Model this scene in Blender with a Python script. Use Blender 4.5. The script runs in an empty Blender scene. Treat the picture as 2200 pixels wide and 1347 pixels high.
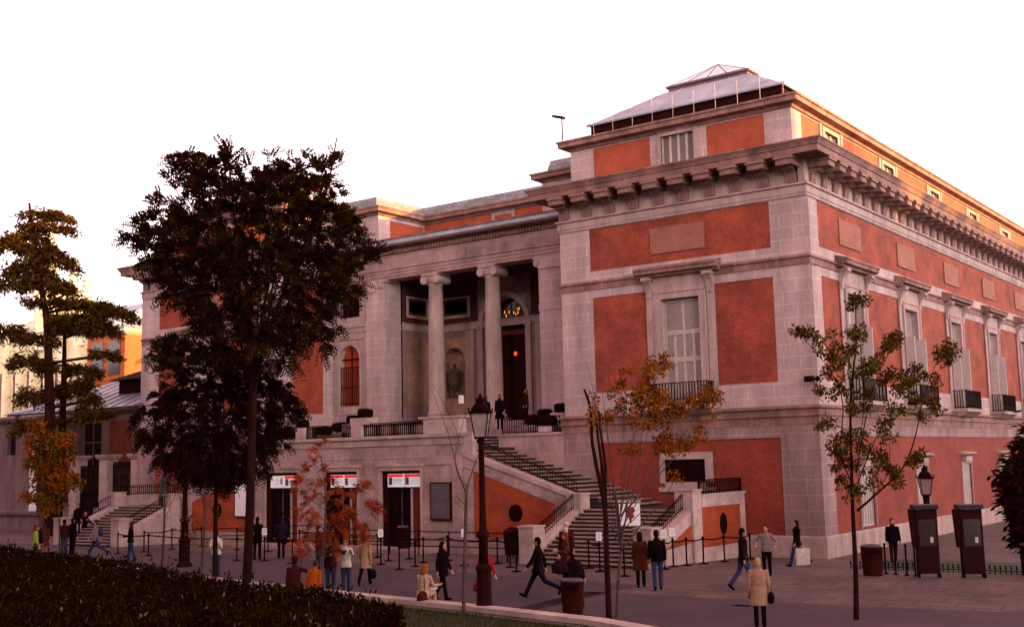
import bpy, math, random
from mathutils import Vector, Matrix
random.seed(7)
R_ = math.radians
S = bpy.context.scene
COL = S.collection
# ------------------------------------------------------------------ camera
CAM = Vector((17.2125, -43.4917, 4.0))
yw, pt, rl = -0.63246982, 0.125155051, -0.0234495923
fw = Vector((math.sin(yw)*math.cos(pt), math.cos(yw)*math.cos(pt), math.sin(pt)))
rt = Vector((math.cos(yw), -math.sin(yw), 0)); up = rt.cross(fw)
c_, s_ = math.cos(rl), math.sin(rl)
xr = rt*c_ + up*s_          # camera right after roll
yu = up*c_ - rt*s_
cd = bpy.data.cameras.new('camera'); cam = bpy.data.objects.new('camera', cd); COL.objects.link(cam)
M = Matrix((xr, yu, -fw)).transposed().to_4x4(); M.translation = CAM
cam.matrix_world = M
cd.sensor_width = 36; cd.lens = 2505.868/2200*36; cd.clip_start = .1; cd.clip_end = 2000; cd.shift_x = 3/2200
S.camera = cam
# ------------------------------------------------------------------ sky and sun
SUN_EL = 7.0
SUN_DIR = Vector((.94, .34, math.tan(R_(SUN_EL)))).normalized()
w = bpy.data.worlds.new('World'); S.world = w; w.use_nodes = True
nt = w.node_tree; nt.nodes.clear()
sky = nt.nodes.new('ShaderNodeTexSky'); sky.sky_type = 'NISHITA'; sky.sun_disc = False
sky.sun_elevation = R_(SUN_EL); sky.sun_rotation = math.atan2(SUN_DIR.x, SUN_DIR.y)
EXPO = 3.3            # the picture is exposed for the shade: all light below is real light, the exposure lifts it
def _m(op, a, b=None):
    n = nt.nodes.new('ShaderNodeMath'); n.operation = op
    for i, q in enumerate((a, b)):
        if q is None: continue
        if hasattr(q, 'links'): nt.links.new(q, n.inputs[i])
        else: n.inputs[i].default_value = q
    return n.outputs[0]
def _c(col, f=None):
    n = nt.nodes.new('ShaderNodeVectorMath'); n.operation = 'SCALE'; n.inputs[0].default_value = col
    if f is not None: nt.links.new(f, n.inputs['Scale'])
    else: n.inputs['Scale'].default_value = 1
    return n.outputs[0]
def _a(a, b):
    n = nt.nodes.new('ShaderNodeVectorMath'); n.operation = 'ADD'; nt.links.new(a, n.inputs[0]); nt.links.new(b, n.inputs[1]); return n.outputs[0]
tcw = nt.nodes.new('ShaderNodeTexCoord'); spw = nt.nodes.new('ShaderNodeSeparateXYZ'); nt.links.new(tcw.outputs['Generated'], spw.inputs[0])
zc = _m('MAXIMUM', spw.outputs[2], 0.0); hz = _m('SUBTRACT', 1.0, zc)
dw = nt.nodes.new('ShaderNodeVectorMath'); dw.operation = 'DOT_PRODUCT'; nt.links.new(tcw.outputs['Generated'], dw.inputs[0]); dw.inputs[1].default_value = (.98, -.05, 0)
wst = _m('POWER', _m('MAXIMUM', dw.outputs['Value'], 0.0), 2.0)
SKY_Z = (1.34, .80, .82); SKY_H = (8.2, 6.7, 6.8); SKY_W = (33.0, 30.0, 26.0)
col = _a(_a(_c(SKY_Z), _c(SKY_H, _m('POWER', hz, 6.0))), _c(SKY_W, _m('MULTIPLY', wst, _m('POWER', hz, 4.0))))
nis = nt.nodes.new('ShaderNodeVectorMath'); nis.operation = 'SCALE'; nis.inputs['Scale'].default_value = .02; nt.links.new(sky.outputs[0], nis.inputs[0])
fin = nt.nodes.new('ShaderNodeVectorMath'); fin.operation = 'SCALE'; fin.inputs['Scale'].default_value = 1/EXPO; nt.links.new(_a(col, nis.outputs[0]), fin.inputs[0])
bg = nt.nodes.new('ShaderNodeBackground'); bg.inputs[1].default_value = 1.0
nt.links.new(fin.outputs[0], bg.inputs[0])
ow = nt.nodes.new('ShaderNodeOutputWorld'); nt.links.new(bg.outputs[0], ow.inputs[0])
sl = bpy.data.lights.new('sun', 'SUN'); sl.energy = 5.0; sl.angle = R_(.5); sl.color = (1, .52, .09)
so = bpy.data.objects.new('sun', sl); COL.objects.link(so)
so.rotation_euler = (-SUN_DIR).to_track_quat('-Z', 'Y').to_euler()
S.view_settings.view_transform = 'Standard'; S.view_settings.look = 'None'
S.view_settings.exposure = math.log2(EXPO); S.view_settings.gamma = 1
S.cycles.max_bounces = 6; S.cycles.diffuse_bounces = 3; S.cycles.glossy_bounces = 2
S.cycles.transparent_max_bounces = 6
try: S.cycles.use_denoising = True
except Exception: pass

# ------------------------------------------------------------------ materials
MATS = {}
def mat(name, col, rough=.85, metal=0, emit=None, est=1.0, kind=None, var=.12, scale=1.5, col2=None, spec=.3,
        bw=.25, bh=.07, mortar=None, ms=.01, streak=0):
    if name in MATS: return MATS[name]
    m = bpy.data.materials.new(name); m.use_nodes = True
    n = m.node_tree; b = n.nodes['Principled BSDF']
    b.inputs['Roughness'].default_value = rough; b.inputs['Metallic'].default_value = metal
    b.inputs['Specular IOR Level'].default_value = spec
    tc = n.nodes.new('ShaderNodeTexCoord')
    L = n.links.new
    noise = n.nodes.new('ShaderNodeTexNoise'); noise.inputs['Scale'].default_value = scale
    noise.inputs['Detail'].default_value = 6; noise.inputs['Roughness'].default_value = .65
    L(tc.outputs['Object'], noise.inputs['Vector'])
    c1 = (*col, 1); c2 = (*(col2 or [x*.6 for x in col]), 1)
    src = None
    if kind in ('brick', 'ashlar', 'pave'):
        sp = n.nodes.new('ShaderNodeSeparateXYZ'); L(tc.outputs['Object'], sp.inputs[0])
        cb = n.nodes.new('ShaderNodeCombineXYZ')
        if kind == 'pave':
            L(sp.outputs[0], cb.inputs[0]); L(sp.outputs[1], cb.inputs[1])
        else:
            ad = n.nodes.new('ShaderNodeMath'); ad.operation = 'ADD'
            L(sp.outputs[0], ad.inputs[0]); L(sp.outputs[1], ad.inputs[1])
            L(ad.outputs[0], cb.inputs[0]); L(sp.outputs[2], cb.inputs[1])
        br = n.nodes.new('ShaderNodeTexBrick'); L(cb.outputs[0], br.inputs['Vector'])
        br.inputs['Scale'].default_value = 1
        br.inputs['Brick Width'].default_value = bw; br.inputs['Row Height'].default_value = bh
        br.inputs['Mortar Size'].default_value = ms; br.inputs['Mortar Smooth'].default_value = .2
        br.inputs['Color1'].default_value = c1; br.inputs['Color2'].default_value = c2
        br.inputs['Bias'].default_value = -.2
        br.inputs['Mortar'].default_value = (*(mortar or [min(1, x*1.25) for x in col]), 1)
        src = br.outputs[0]
        bp = n.nodes.new('ShaderNodeBump'); bp.inputs['Strength'].default_value = .25; bp.inputs['Distance'].default_value = .01
        L(br.outputs['Fac'], bp.inputs['Height']); bp.invert = True
        L(bp.outputs[0], b.inputs['Normal'])
    else:
        mx0 = n.nodes.new('ShaderNodeMix'); mx0.data_type = 'RGBA'
        n2 = n.nodes.new('ShaderNodeTexNoise'); n2.inputs['Scale'].default_value = scale*4.7; n2.inputs['Detail'].default_value = 3
        L(tc.outputs['Object'], n2.inputs['Vector'])
        L(n2.outputs[0], mx0.inputs[0]); mx0.inputs[6].default_value = c1; mx0.inputs[7].default_value = c2
        src = mx0.outputs[2]
    # large soft variation (dirt, weathering)
    rp = n.nodes.new('ShaderNodeValToRGB')
    rp.color_ramp.elements[0].position = .32; rp.color_ramp.elements[1].position = .68
    lo = 1-var*2.2
    rp.color_ramp.elements[0].color = (lo, lo*.98, lo*.97, 1); rp.color_ramp.elements[1].color = (1, 1, 1, 1)
    if streak:
        mp = n.nodes.new('ShaderNodeMapping'); mp.inputs['Scale'].default_value = (1.6, 1.6, .35)
        L(tc.outputs['Object'], mp.inputs[0]); L(mp.outputs[0], noise.inputs['Vector'])
    L(noise.outputs[0], rp.inputs[0])
    mx = n.nodes.new('ShaderNodeMix'); mx.data_type = 'RGBA'; mx.blend_type = 'MULTIPLY'; mx.inputs[0].default_value = 1
    L(src, mx.inputs[6]); L(rp.outputs[0], mx.inputs[7])
    sp2 = n.nodes.new('ShaderNodeTexNoise'); sp2.inputs['Scale'].default_value = 9; sp2.inputs['Detail'].default_value = 8; sp2.inputs['Roughness'].default_value = .8
    L(tc.outputs['Object'], sp2.inputs['Vector'])
    r2 = n.nodes.new('ShaderNodeValToRGB'); r2.color_ramp.elements[0].position = .3; r2.color_ramp.elements[1].position = .62
    lo2 = 1-min(.45, var*1.6); r2.color_ramp.elements[0].color = (lo2, lo2, lo2, 1); r2.color_ramp.elements[1].color = (1.04, 1.04, 1.04, 1)
    L(sp2.outputs[0], r2.inputs[0])
    mx3 = n.nodes.new('ShaderNodeMix'); mx3.data_type = 'RGBA'; mx3.blend_type = 'MULTIPLY'; mx3.inputs[0].default_value = 1
    L(mx.outputs[2], mx3.inputs[6]); L(r2.outputs[0], mx3.inputs[7])
    L(mx3.outputs[2], b.inputs['Base Color'])
    if emit:
        b.inputs['Emission Color'].default_value = (*emit, 1); b.inputs['Emission Strength'].default_value = est/EXPO
    MATS[name] = m
    return m
STONE = mat('granite_ashlar', (.50, .345, .355), kind='ashlar', bw=1.15, bh=.52, ms=.018, col2=(.43, .31, .33), mortar=(.64, .47, .45), var=.2, scale=.55, streak=1)
STONEC = mat('weathered_cornice_stone', (.38, .20, .175), var=.28, scale=.8, col2=(.25, .12, .105), streak=1)
STONEL = mat('granite_base', (.33, .195, .20), kind='ashlar', bw=1.3, bh=.6, ms=.018, col2=(.29, .18, .195), mortar=(.44, .29, .29), var=.24, scale=.5, streak=1)  # darker tone holds grime plus the weaker light near the ground
STONEP = mat('granite_trim', (.52, .36, .35), var=.22, scale=.9, col2=(.40, .27, .26), streak=1)
STONED = mat('granite_weathered', (.46, .29, .29), kind='ashlar', bw=.95, bh=.85, ms=.015, col2=(.36, .225, .235), mortar=(.54, .36, .35), var=.25, scale=.7)
PALE = mat('pale_limestone', (.52, .36, .36), var=.2, scale=1.2, col2=(.44, .3, .3))
BRICK = mat('red_brick', (.37, .056, .026), kind='brick', bw=.26, bh=.075, ms=.010, col2=(.26, .03, .018), mortar=(.38, .10, .06), var=.26, scale=.7)
BRICKA = mat('attic_brick', (.37, .062, .024), kind='brick', bw=.26, bh=.075, ms=.010, col2=(.32, .048, .02), mortar=(.42, .11, .065), var=.16, scale=.8)
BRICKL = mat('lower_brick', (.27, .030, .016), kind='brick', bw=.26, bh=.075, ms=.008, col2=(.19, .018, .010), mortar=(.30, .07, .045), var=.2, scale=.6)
BRICKD = mat('deep_red_brick', (.36, .045, .008), kind='brick', bw=.26, bh=.075, ms=.008, col2=(.27, .03, .005), mortar=(.34, .08, .035), var=.2, scale=.8)
BRICKT = mat('tan_brick', (.28, .090, .058), kind='brick', bw=.26, bh=.075, ms=.012, col2=(.22, .065, .042), mortar=(.34, .16, .12), var=.12, scale=.8)
SHADEP = mat('shade_brown_plaster', (.12, .042, .026), var=.3, scale=1.2, spec=.05)  # deep shade of the upper loggia walls and ceiling, put into the colour
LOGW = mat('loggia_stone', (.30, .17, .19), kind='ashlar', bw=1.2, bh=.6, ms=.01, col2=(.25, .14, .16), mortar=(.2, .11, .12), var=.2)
CREAM = mat('cream_plaster', (.50, .28, .20), var=.25, scale=1.2, col2=(.42, .23, .15))
PAINT = mat('pale_shutter_paint', (.55, .44, .43), rough=.6, var=.08)
PAINTD = mat('slat_gap_paint', (.2, .15, .15), rough=.6, var=.08)
SLATE = mat('slate_roof', (.25, .24, .27), rough=.6, kind='ashlar', bw=.6, bh=.3, ms=.02, col2=(.19, .18, .21), mortar=(.13, .12, .14), var=.2)
ZINC = mat('zinc_roof', (.42, .42, .51), rough=.45, var=.22, scale=.6, col2=(.32, .32, .40))
IRON = mat('dark_iron', (.012, .0012, .002), rough=.8, var=.1, spec=.03)
IRONR = mat('rusty_brown_metal', (.03, .005, .005), rough=.8, var=.2, spec=.03)
BLACK = mat('black_void', (.012, .002, .002), rough=.95, var=.05, spec=.02)
GLASS = mat('dark_glass', (.02, .005, .006), rough=.15, spec=.3, var=.05)
WOOD = mat('dark_red_wood', (.035, .004, .003), rough=.7, var=.2, scale=3, spec=.05)
SKYL = mat('skylight_glass', (.7, .7, .78), rough=.15, spec=.7, var=.05)  # pale base colour stands in for the reflected white sky
WHITE = mat('white_card', (.8, .75, .8), rough=.6, var=.03)
PAVE = mat('stone_paving', (.15, .080, .080), kind='pave', bw=1.1, bh=.7, ms=.03, col2=(.112, .064, .064), mortar=(.055, .026, .026), var=.26, scale=.45)
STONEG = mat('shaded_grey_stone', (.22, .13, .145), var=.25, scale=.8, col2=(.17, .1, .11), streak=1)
ASPH = mat('asphalt_path', (.070, .033, .042), kind=None, var=.22, scale=.4, col2=(.058, .029, .04))
GRASS = mat('lawn_green', (.022, .02, .003), var=.3, scale=2)
SOIL = mat('bare_soil', (.09, .05, .035), var=.3, scale=2)

# ------------------------------------------------------------------ mesh builder
class MB:
    def __init__(s): s.v = []; s.f = []; s.m = []; s.mi = 0
    def add(s, vs, fs):
        o = len(s.v); s.v += [tuple(p) for p in vs]; s.f += [tuple(i+o for i in f) for f in fs]; s.m += [s.mi]*len(fs)
    def quad(s, a, b, c, d): s.add((a, b, c, d), ((0, 1, 2, 3),))
    def hexa(s, p):  # 8 points: bottom 4 then top 4
        s.add(p, ((3, 2, 1, 0), (4, 5, 6, 7), (0, 1, 5, 4), (1, 2, 6, 5), (2, 3, 7, 6), (3, 0, 4, 7)))
    def box(s, x0, x1, y0, y1, z0, z1):
        s.hexa([(x0, y0, z0), (x1, y0, z0), (x1, y1, z0), (x0, y1, z0), (x0, y0, z1), (x1, y0, z1), (x1, y1, z1), (x0, y1, z1)])
    def fb(s, P, u0, u1, d0, d1, z0, z1):
        s.hexa([P(u0, d0, z0), P(u1, d0, z0), P(u1, d1, z0), P(u0, d1, z0), P(u0, d0, z1), P(u1, d0, z1), P(u1, d1, z1), P(u0, d1, z1)])
    def wall(s, P, d, u0, u1, z0, z1, holes=(), depth=.25):
        us = sorted({u0, u1, *[h[0] for h in holes], *[h[1] for h in holes]}); us = [u for u in us if u0 <= u <= u1]
        zs = sorted({z0, z1, *[h[2] for h in holes], *[h[3] for h in holes]}); zs = [z for z in zs if z0 <= z <= z1]
        for a, b in zip(us, us[1:]):
            for e, f in zip(zs, zs[1:]):
                mu, mz = (a+b)/2, (e+f)/2
                if any(h[0] < mu < h[1] and h[2] < mz < h[3] for h in holes): continue
                s.quad(P(a, d, e), P(b, d, e), P(b, d, f), P(a, d, f))
        for h in holes:
            a, b, e, f = h[:4]; k = h[4] if len(h) > 4 else depth
            s.quad(P(a, d, e), P(a, d-k, e), P(a, d-k, f), P(a, d, f)); s.quad(P(b, d, e), P(b, d-k, e), P(b, d-k, f), P(b, d, f))
            s.quad(P(a, d, e), P(b, d, e), P(b, d-k, e), P(a, d-k, e)); s.quad(P(a, d, f), P(b, d, f), P(b, d-k, f), P(a, d-k, f))
    def prof(s, P, u0, u1, pts):
        n = len(pts); s.add([P(u0, d, z) for d, z in pts]+[P(u1, d, z) for d, z in pts],
              [tuple(range(n)), tuple(range(2*n-1, n-1, -1))]+[(i, (i+1) % n, n+(i+1) % n, n+i) for i in range(n)])
    def sweep(s, path, pts, side=1):
        n = len(path); offs = []
        nr = []
        for a, b in zip(path, path[1:]):
            t = Vector((b[0]-a[0], b[1]-a[1])).normalized(); nr.append(Vector((t.y, -t.x))*side)
        for i in range(n):
            if i == 0: o = nr[0]
            elif i == n-1: o = nr[-1]
            else:
                q = nr[i-1]+nr[i]; o = q/(1+nr[i-1].dot(nr[i]))
            offs.append(o)
        k = len(pts)
        vs = [(path[i][0]+offs[i].x*d, path[i][1]+offs[i].y*d, z) for i in range(n) for d, z in pts]
        fs = [(i*k+j, i*k+(j+1) % k, (i+1)*k+(j+1) % k, (i+1)*k+j) for i in range(n-1) for j in range(k)]
        fs += [tuple(range(k)), tuple(range(n*k-1, (n-1)*k-1, -1))]
        s.add(vs, fs)
    def tube(s, pts, rs, n=8, cap=True):
        pts = [Vector(p) for p in pts]
        if not isinstance(rs, (list, tuple)): rs = [rs]*len(pts)
        vs = []; ref = None
        for i, p in enumerate(pts):
            t = (pts[min(i+1, len(pts)-1)]-pts[max(i-1, 0)])
            t = t.normalized() if t.length > 1e-6 else Vector((0, 0, 1))
            if ref is None: ref = Vector((1, 0, 0)) if abs(t.x) < .9 else Vector((0, 1, 0))
            a = (ref-t*ref.dot(t)).normalized(); b = t.cross(a); ref = a
            for k in range(n):
                q = 2*math.pi*k/n; vs.append(p+(a*math.cos(q)+b*math.sin(q))*rs[i])
        fs = [(i*n+k, i*n+(k+1) % n, (i+1)*n+(k+1) % n, (i+1)*n+k) for i in range(len(pts)-1) for k in range(n)]
        if cap: fs += [tuple(range(n-1, -1, -1)), tuple(range((len(pts)-1)*n, len(pts)*n))]
        s.add(vs, fs)
    def lathe(s, pr, c=(0, 0, 0), n=20, sx=1, sy=1, cap=True):
        vs = [(c[0]+r*math.cos(2*math.pi*k/n)*sx, c[1]+r*math.sin(2*math.pi*k/n)*sy, c[2]+z) for r, z in pr for k in range(n)]
        fs = [(i*n+k, i*n+(k+1) % n, (i+1)*n+(k+1) % n, (i+1)*n+k) for i in range(len(pr)-1) for k in range(n)]
        if cap: fs += [tuple(range(n-1, -1, -1)), tuple(range((len(pr)-1)*n, len(pr)*n))]
        s.add(vs, fs)
    def ball(s, c, rx, ry=None, rz=None, n=10, rot=None):
        ry = ry or rx; rz = rz or rx; vs = []; c = Vector(c)
        for i in range(1, n//2+2):
            ph = math.pi*(i-.5)/(n//2+1)
            for k in range(n):
                q = 2*math.pi*k/n; v = Vector((rx*math.sin(ph)*math.cos(q), ry*math.sin(ph)*math.sin(q), rz*math.cos(ph)))
                if rot: v = rot @ v
                vs.append(c+v)
        m = n//2+1
        fs = [(i*n+k, (i+1)*n+k, (i+1)*n+(k+1) % n, i*n+(k+1) % n) for i in range(m-1) for k in range(n)]
        fs += [tuple(range(n)), tuple(range(m*n-1, (m-1)*n-1, -1))]
        s.add(vs, fs)
    def build(s, name, mats, parent=None, smooth=False, loc=None):
        me = bpy.data.meshes.new(name); me.from_pydata(s.v, [], s.f)
        if not isinstance(mats, (list, tuple)): mats = [mats]
        for m in mats: me.materials.append(m)
        if any(s.m): me.polygons.foreach_set('material_index', s.m)
        if smooth: me.polygons.foreach_set('use_smooth', [True]*len(me.polygons))
        me.update()
        o = bpy.data.objects.new(name, me); COL.objects.link(o)
        if parent: o.parent = parent
        if loc: o.location = loc
        return o
def tag(o, label, cat, group=None, kind=None):
    if label: o['label'] = label
    if cat: o['category'] = cat
    if group: o['group'] = group
    if kind: o['kind'] = kind
    return o
def thing(name, label, cat, loc=(0, 0, 0), rz=0, group=None):
    o = bpy.data.objects.new(name, None); COL.objects.link(o); o.empty_display_size = .2
    o.location = loc; o.rotation_euler = (0, 0, rz)
    return tag(o, label, cat, group)
def kids(o): return [c for c in bpy.data.objects if c.parent == o]
def dup(o, parent=None, loc=None, rz=None):
    c = o.copy(); COL.objects.link(c); c.parent = parent
    if loc is not None: c.location = loc
    if rz is not None: c.rotation_euler = (0, 0, rz)
    for ch in kids(o): dup(ch, c)
    return c
GZ = [(0, 0), (7, .18), (12, .08), (20, -.1), (99, -.1)]
def gz(y):
    t = -y
    if t <= 0: return 0.0
    for (a, b), (c, d) in zip(GZ, GZ[1:]):
        if t <= c: return b+(d-b)*(t-a)/(c-a)
    return -.1
# ------------------------------------------------------------------ ground
g = MB()
ys = [-400, -60, -40, -30, -20, -16, -12, -9.5, -7, -3.5, 0, 60, 400]
for a, b in zip(ys, ys[1:]):
    g.quad((-500, a, gz(a)), (400, a, gz(a)), (400, b, gz(b)), (-500, b, gz(b)))
tag(g.build('ground', PAVE), 'pale stone paving of the square', None, kind='structure')
edge = [(-75, -6.2), (-41.3, -7.81), (-31.8, -7.4), (-20.2, -8.7), (-11.5, -10.36), (-4.8, -11.1), (-1.5, -11.55), (-2.24, -13.4), (1.47, -13.4), (5.5, -13.4), (10.5, -12.9), (30, -12.4)]
g = MB()
for (x0, y0), (x1, y1) in zip(edge, edge[1:]):
    if x1 < x0: x0, x1, y0, y1 = x1, x0, y1, y0
    t0 = [y0, *[q for q in (-12, -16, -20) if q < min(y0, y1)], -34]
    for i in range(len(t0)-1):
        ya, yb = t0[i], t0[i+1]; ya1 = y1 if i == 0 else ya
        g.quad((x0, ya, gz(ya)+.006), (x1, ya1, gz(ya1)+.006), (x1, yb, gz(yb)+.006), (x0, yb, gz(yb)+.006))
tag(g.build('path', ASPH), 'dark asphalt path crossing the square', None, kind='structure')
# raised planting bed on the camera side, with its kerb wall
KW = [(-60, -6.0), (-45, -9.9), (-25, -16.0), (-12, -18.6), (-6.15, -19.55), (-.93, -20.3), (3.0, -21.0), (12, -24.5), (40, -40)]
def kwy(x):
    for (a, b), (c, d) in zip(KW, KW[1:]):
        if a <= x <= c: return b+(d-b)*(x-a)/(c-a)
g = MB()
for (x0, y0), (x1, y1) in zip(KW, KW[1:]):
    g.quad((x0, y0-.2, .3), (x1, y1-.2, .3), (x1, -90, .3), (x0, -90, .3))
tag(g.build('lawn', GRASS), 'lawn of the raised planting bed', None, kind='structure')
g = MB(); g.sweep([(x, y) for x, y in KW], [(.0, -.3), (.0, .36), (.03, .38), (.03, .5), (-.42, .5), (-.42, .38), (-.38, .36), (-.38, -.3)], side=-1)
tag(g.build('low_wall', PALE), 'long low pale stone kerb wall edging the raised bed', 'wall')
# ------------------------------------------------------------------ museum
MUS = thing('museum_building', 'long neoclassical museum of red brick and grey granite with columned loggia', 'museum')
MX = -42.6
def PN(u, d, z): return (u, .1-d, z)                 # right pavilion, facing the square
def PNL(u, d, z): return (MX-u, .1-d, z)             # left pavilion, mirrored
def PE(u, d, z): return (-.1+d, u, z)                # long side
def PC(u, d, z): return (u, 4.5-d, z)                # recessed centre
def PWI(u, d, z): return (-30.75+d, u, z)            # inner flank of left pavilion
def PWR(u, d, z): return (-11.85-d, u, z)            # inner flank of right pavilion
wallm = MB(); core = MB(); bricks = []
def brick(P, u0, u1, z0, z1, m=BRICK, d=-.035, name='brick_panel', t=.1):
    b = MB(); b.fb(P, u0, u1, d, d-t, z0, z1); return b.build(name, m, MUS)
LEND = 62.0
# lower storey (proud by .1) and upper storey walls
def facade_front(P):
    W = MB()
    lowh = [(-10.07, -1.63, .85, 4.65)]
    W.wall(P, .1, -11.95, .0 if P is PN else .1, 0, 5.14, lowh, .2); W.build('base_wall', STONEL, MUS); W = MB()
    up = [(-10.2, -7.5, 6.85, 11.06), (-4.27, -1.65, 6.85, 11.06), (-10.28, -1.67, 12.25, 14.15), (-6.75, -4.96, 6.02, 10.64, .4)]
    W.wall(P, 0, -11.85, 0, 5.8, 14.2, up, .06)
    W.build('wall', STONE, MUS)
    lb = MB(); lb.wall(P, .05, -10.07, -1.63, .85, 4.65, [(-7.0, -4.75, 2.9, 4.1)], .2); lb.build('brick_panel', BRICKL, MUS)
    brick(P, -10.2, -7.5, 6.85, 11.06); brick(P, -4.27, -1.65, 6.85, 11.06); brick(P, -10.28, -1.67, 12.25, 14.15)
    t = MB(); t.fb(P, -7.18, -4.6, .03, -.03, 12.64, 13.75); t.build('brick_tablet', BRICKT, MUS)
facade_front(PN); facade_front(PNL)
lowwin_u = []
WC = [4.85+7.45*k for k in range(8)]
def facade_side():
    W = MB(); P = PE
    W.wall(P, .1, 0, LEND, 0, 5.14, [(1.3, LEND-1.3, .85, 4.65)], .2); W.build('base_wall', STONEL, MUS); W = MB()
    up = [(1.25, LEND-1.3, 12.25, 14.15)]
    segs = [1.3]+[x for c in WC for x in (c-1.55, c+1.55)]+[LEND-1.3]
    mids = [(segs[i], segs[i+1]) for i in range(0, len(segs), 2)]
    up += [(a, b, 6.85, 11.06) for a, b in mids]
    up += [(c-.9, c+.9, 6.02, 10.64, .4) for c in WC]
    W.wall(P, 0, .1, LEND, 5.8, 14.2, up, .06); W.build('wall', STONE, MUS)
    lb = MB(); lb.wall(P, .05, 1.3, LEND-1.3, .85, 4.65, [(c-.8, c+.95, .95, 3.3) for c in WC], .2); lb.build('brick_panel', BRICKL, MUS)
    for a, b in mids: brick(P, a, b, 6.85, 11.06)
    brick(P, 1.25, LEND-1.3, 12.25, 14.15)
    for c in WC[:7]:
        t = MB(); t.fb(P, c-1.28, c+1.28, .03, -.03, 12.64, 13.75); t.build('brick_tablet', BRICKT, MUS)
facade_side()
def facade_inner(P, nm):
    W = MB(); W.wall(P, 0, .1, 4.5, 5.2, 14.2, [(1.4, 3.75, 6.85, 11.06), (1.4, 3.75, 12.25, 14.15)], .06)
    W.wall(P, .05, .0, 4.5, -.2, 5.2); W.build('wall', STONE, MUS)
    brick(P, 1.4, 3.75, 6.85, 11.06); brick(P, 1.4, 3.75, 12.25, 14.15)
facade_inner(PWI, 'l'); facade_inner(PWR, 'r')
# solid cores behind the facings
core.box(-11.7, -.5, .55, LEND, .0, 16.0); core.box(MX+.5, MX+11.7, .55, 30, 0, 16.0)
core.box(MX+.1, -.5, 14, 30, 0, 16.2)
core.build('inner_wall', BLACK, MUS)
lw = MB(); lw.quad((MX+.1, .1, 0), (MX+.1, 30, 0), (MX+.1, 30, 16), (MX+.1, .1, 16)); lw.build('wall', STONE, MUS)
# string courses, architrave, cornice as mitred sweeps
pathR = [(-11.85, 4.4), (-11.85, .1), (-.1, .1), (-.1, LEND)]
pathL = [(MX+.1, 30), (MX+.1, .1), (-30.75, .1), (-30.75, 4.4)]
plinth = [(.0, -.3), (.17, -.3), (.17, .78), (.14, .85), (.0, .85)]
bal = [(.0, 5.12), (.12, 5.12), (.12, 5.44), (.2, 5.46), (.2, 5.52), (.15, 5.54), (.15, 5.72), (.26, 5.76), (.26, 5.83), (0, 5.9)]
mid = [(.0, 11.43), (.05, 11.43), (.05, 11.68), (.12, 11.71), (.12, 11.76), (0, 11.84)]
arch = [(-.01, 14.18), (.05, 14.18), (.05, 14.3), (.08, 14.3), (.08, 14.58), (.17, 14.62), (.17, 14.7), (.03, 14.72), (.03, 15.72), (-.1, 15.72), (-.1, 14.18)]
cor = [(0, 15.66), (.98, 15.66), (.98, 15.9), (1.03, 15.92), (1.03, 15.96), (1.12, 16.12), (1.15, 16.12), (1.15, 16.18), (-.9, 16.5), (-.9, 15.66)]
for path in (pathR, pathL):
    for nm, pr in (('plinth', plinth), ('string_course', bal), ('string_course', mid), ('architrave', arch), ('cornice', cor)):
        m = MB(); m.sweep(path, pr); m.build(nm, STONEC if nm in ('cornice', 'string_course') else STONEP, MUS)
# brackets under the cornice
def bracket_mb():
    b = MB(); P = lambda u, d, z: (u, -d, z)
    b.fb(P, -.34, .34, .02, .88, 15.32, 15.54); b.fb(P, -.40, .40, .02, .95, 15.54, 15.655)
    pts = [(.0, 14.74), (.1, 14.74), (.13, 14.9), (.16, 15.05), (.24, 15.15), (.36, 15.18), (.46, 15.24), (.5, 15.32), (.0, 15.32)]
    for a in (-.23, -.08, .08): b.prof(P, a, a+.13, pts)
    pts2 = [(d*.86, z) for d, z in pts]; b.prof(P, -.21, .21, pts2)
    return b
br0 = bracket_mb().build('bracket', STONEC, MUS)
def put_bracket(x, y, rz, o=None):
    c = br0 if o is br0 else dup(br0, MUS)
    c.location = (x, y, 0); c.rotation_euler = (0, 0, rz); return c
xs = [-11.5+1.215*i for i in range(10)]
for i, x in enumerate(xs): put_bracket(x, .07, 0, br0 if i == 0 else None)
for x in xs: put_bracket(MX-x, .07, 0)
for i in range(50): put_bracket(-.07, .75+1.215*i, R_(90))
for x in (-16.1, -14.9, -27.6, -26.8): pass
# windows with hoods --------------------------------------------------
def shutters(P, u0, u1, z0, z1, cols, split, parent, d=-.22):
    f = MB(); s = MB(); wv = (u1-u0)
    f.fb(P, u0, u1, d, d-.05, z0, z0+.08); f.fb(P, u0, u1, d, d-.05, z1-.1, z1)
    for z in split: f.fb(P, u0, u1, d, d-.05, z-.09, z+.09)
    zz = [z0]+list(split)+[z1]
    for i, (a, b) in enumerate(zip(zz, zz[1:])):
        n = cols[i]
        for k in range(n+1):
            u = u0+wv*k/n; e = .055
            f.fb(P, max(u0, u-e), min(u1, u+e), d+.004, d-.046, a, b)
        z = a+.1
        while z < b-.1:
            s.fb(P, u0, u1, d-.02, d-.05, z, z+.045); z += .085
    s2 = MB(); s2.fb(P, u0, u1, d-.06, d-.08, z0, z1); 
    fr = f.build('shutter', PAINT, parent); s.build('louvre', PAINT, fr); s2.build('pane', PAINTD, fr)
    return fr
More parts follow.
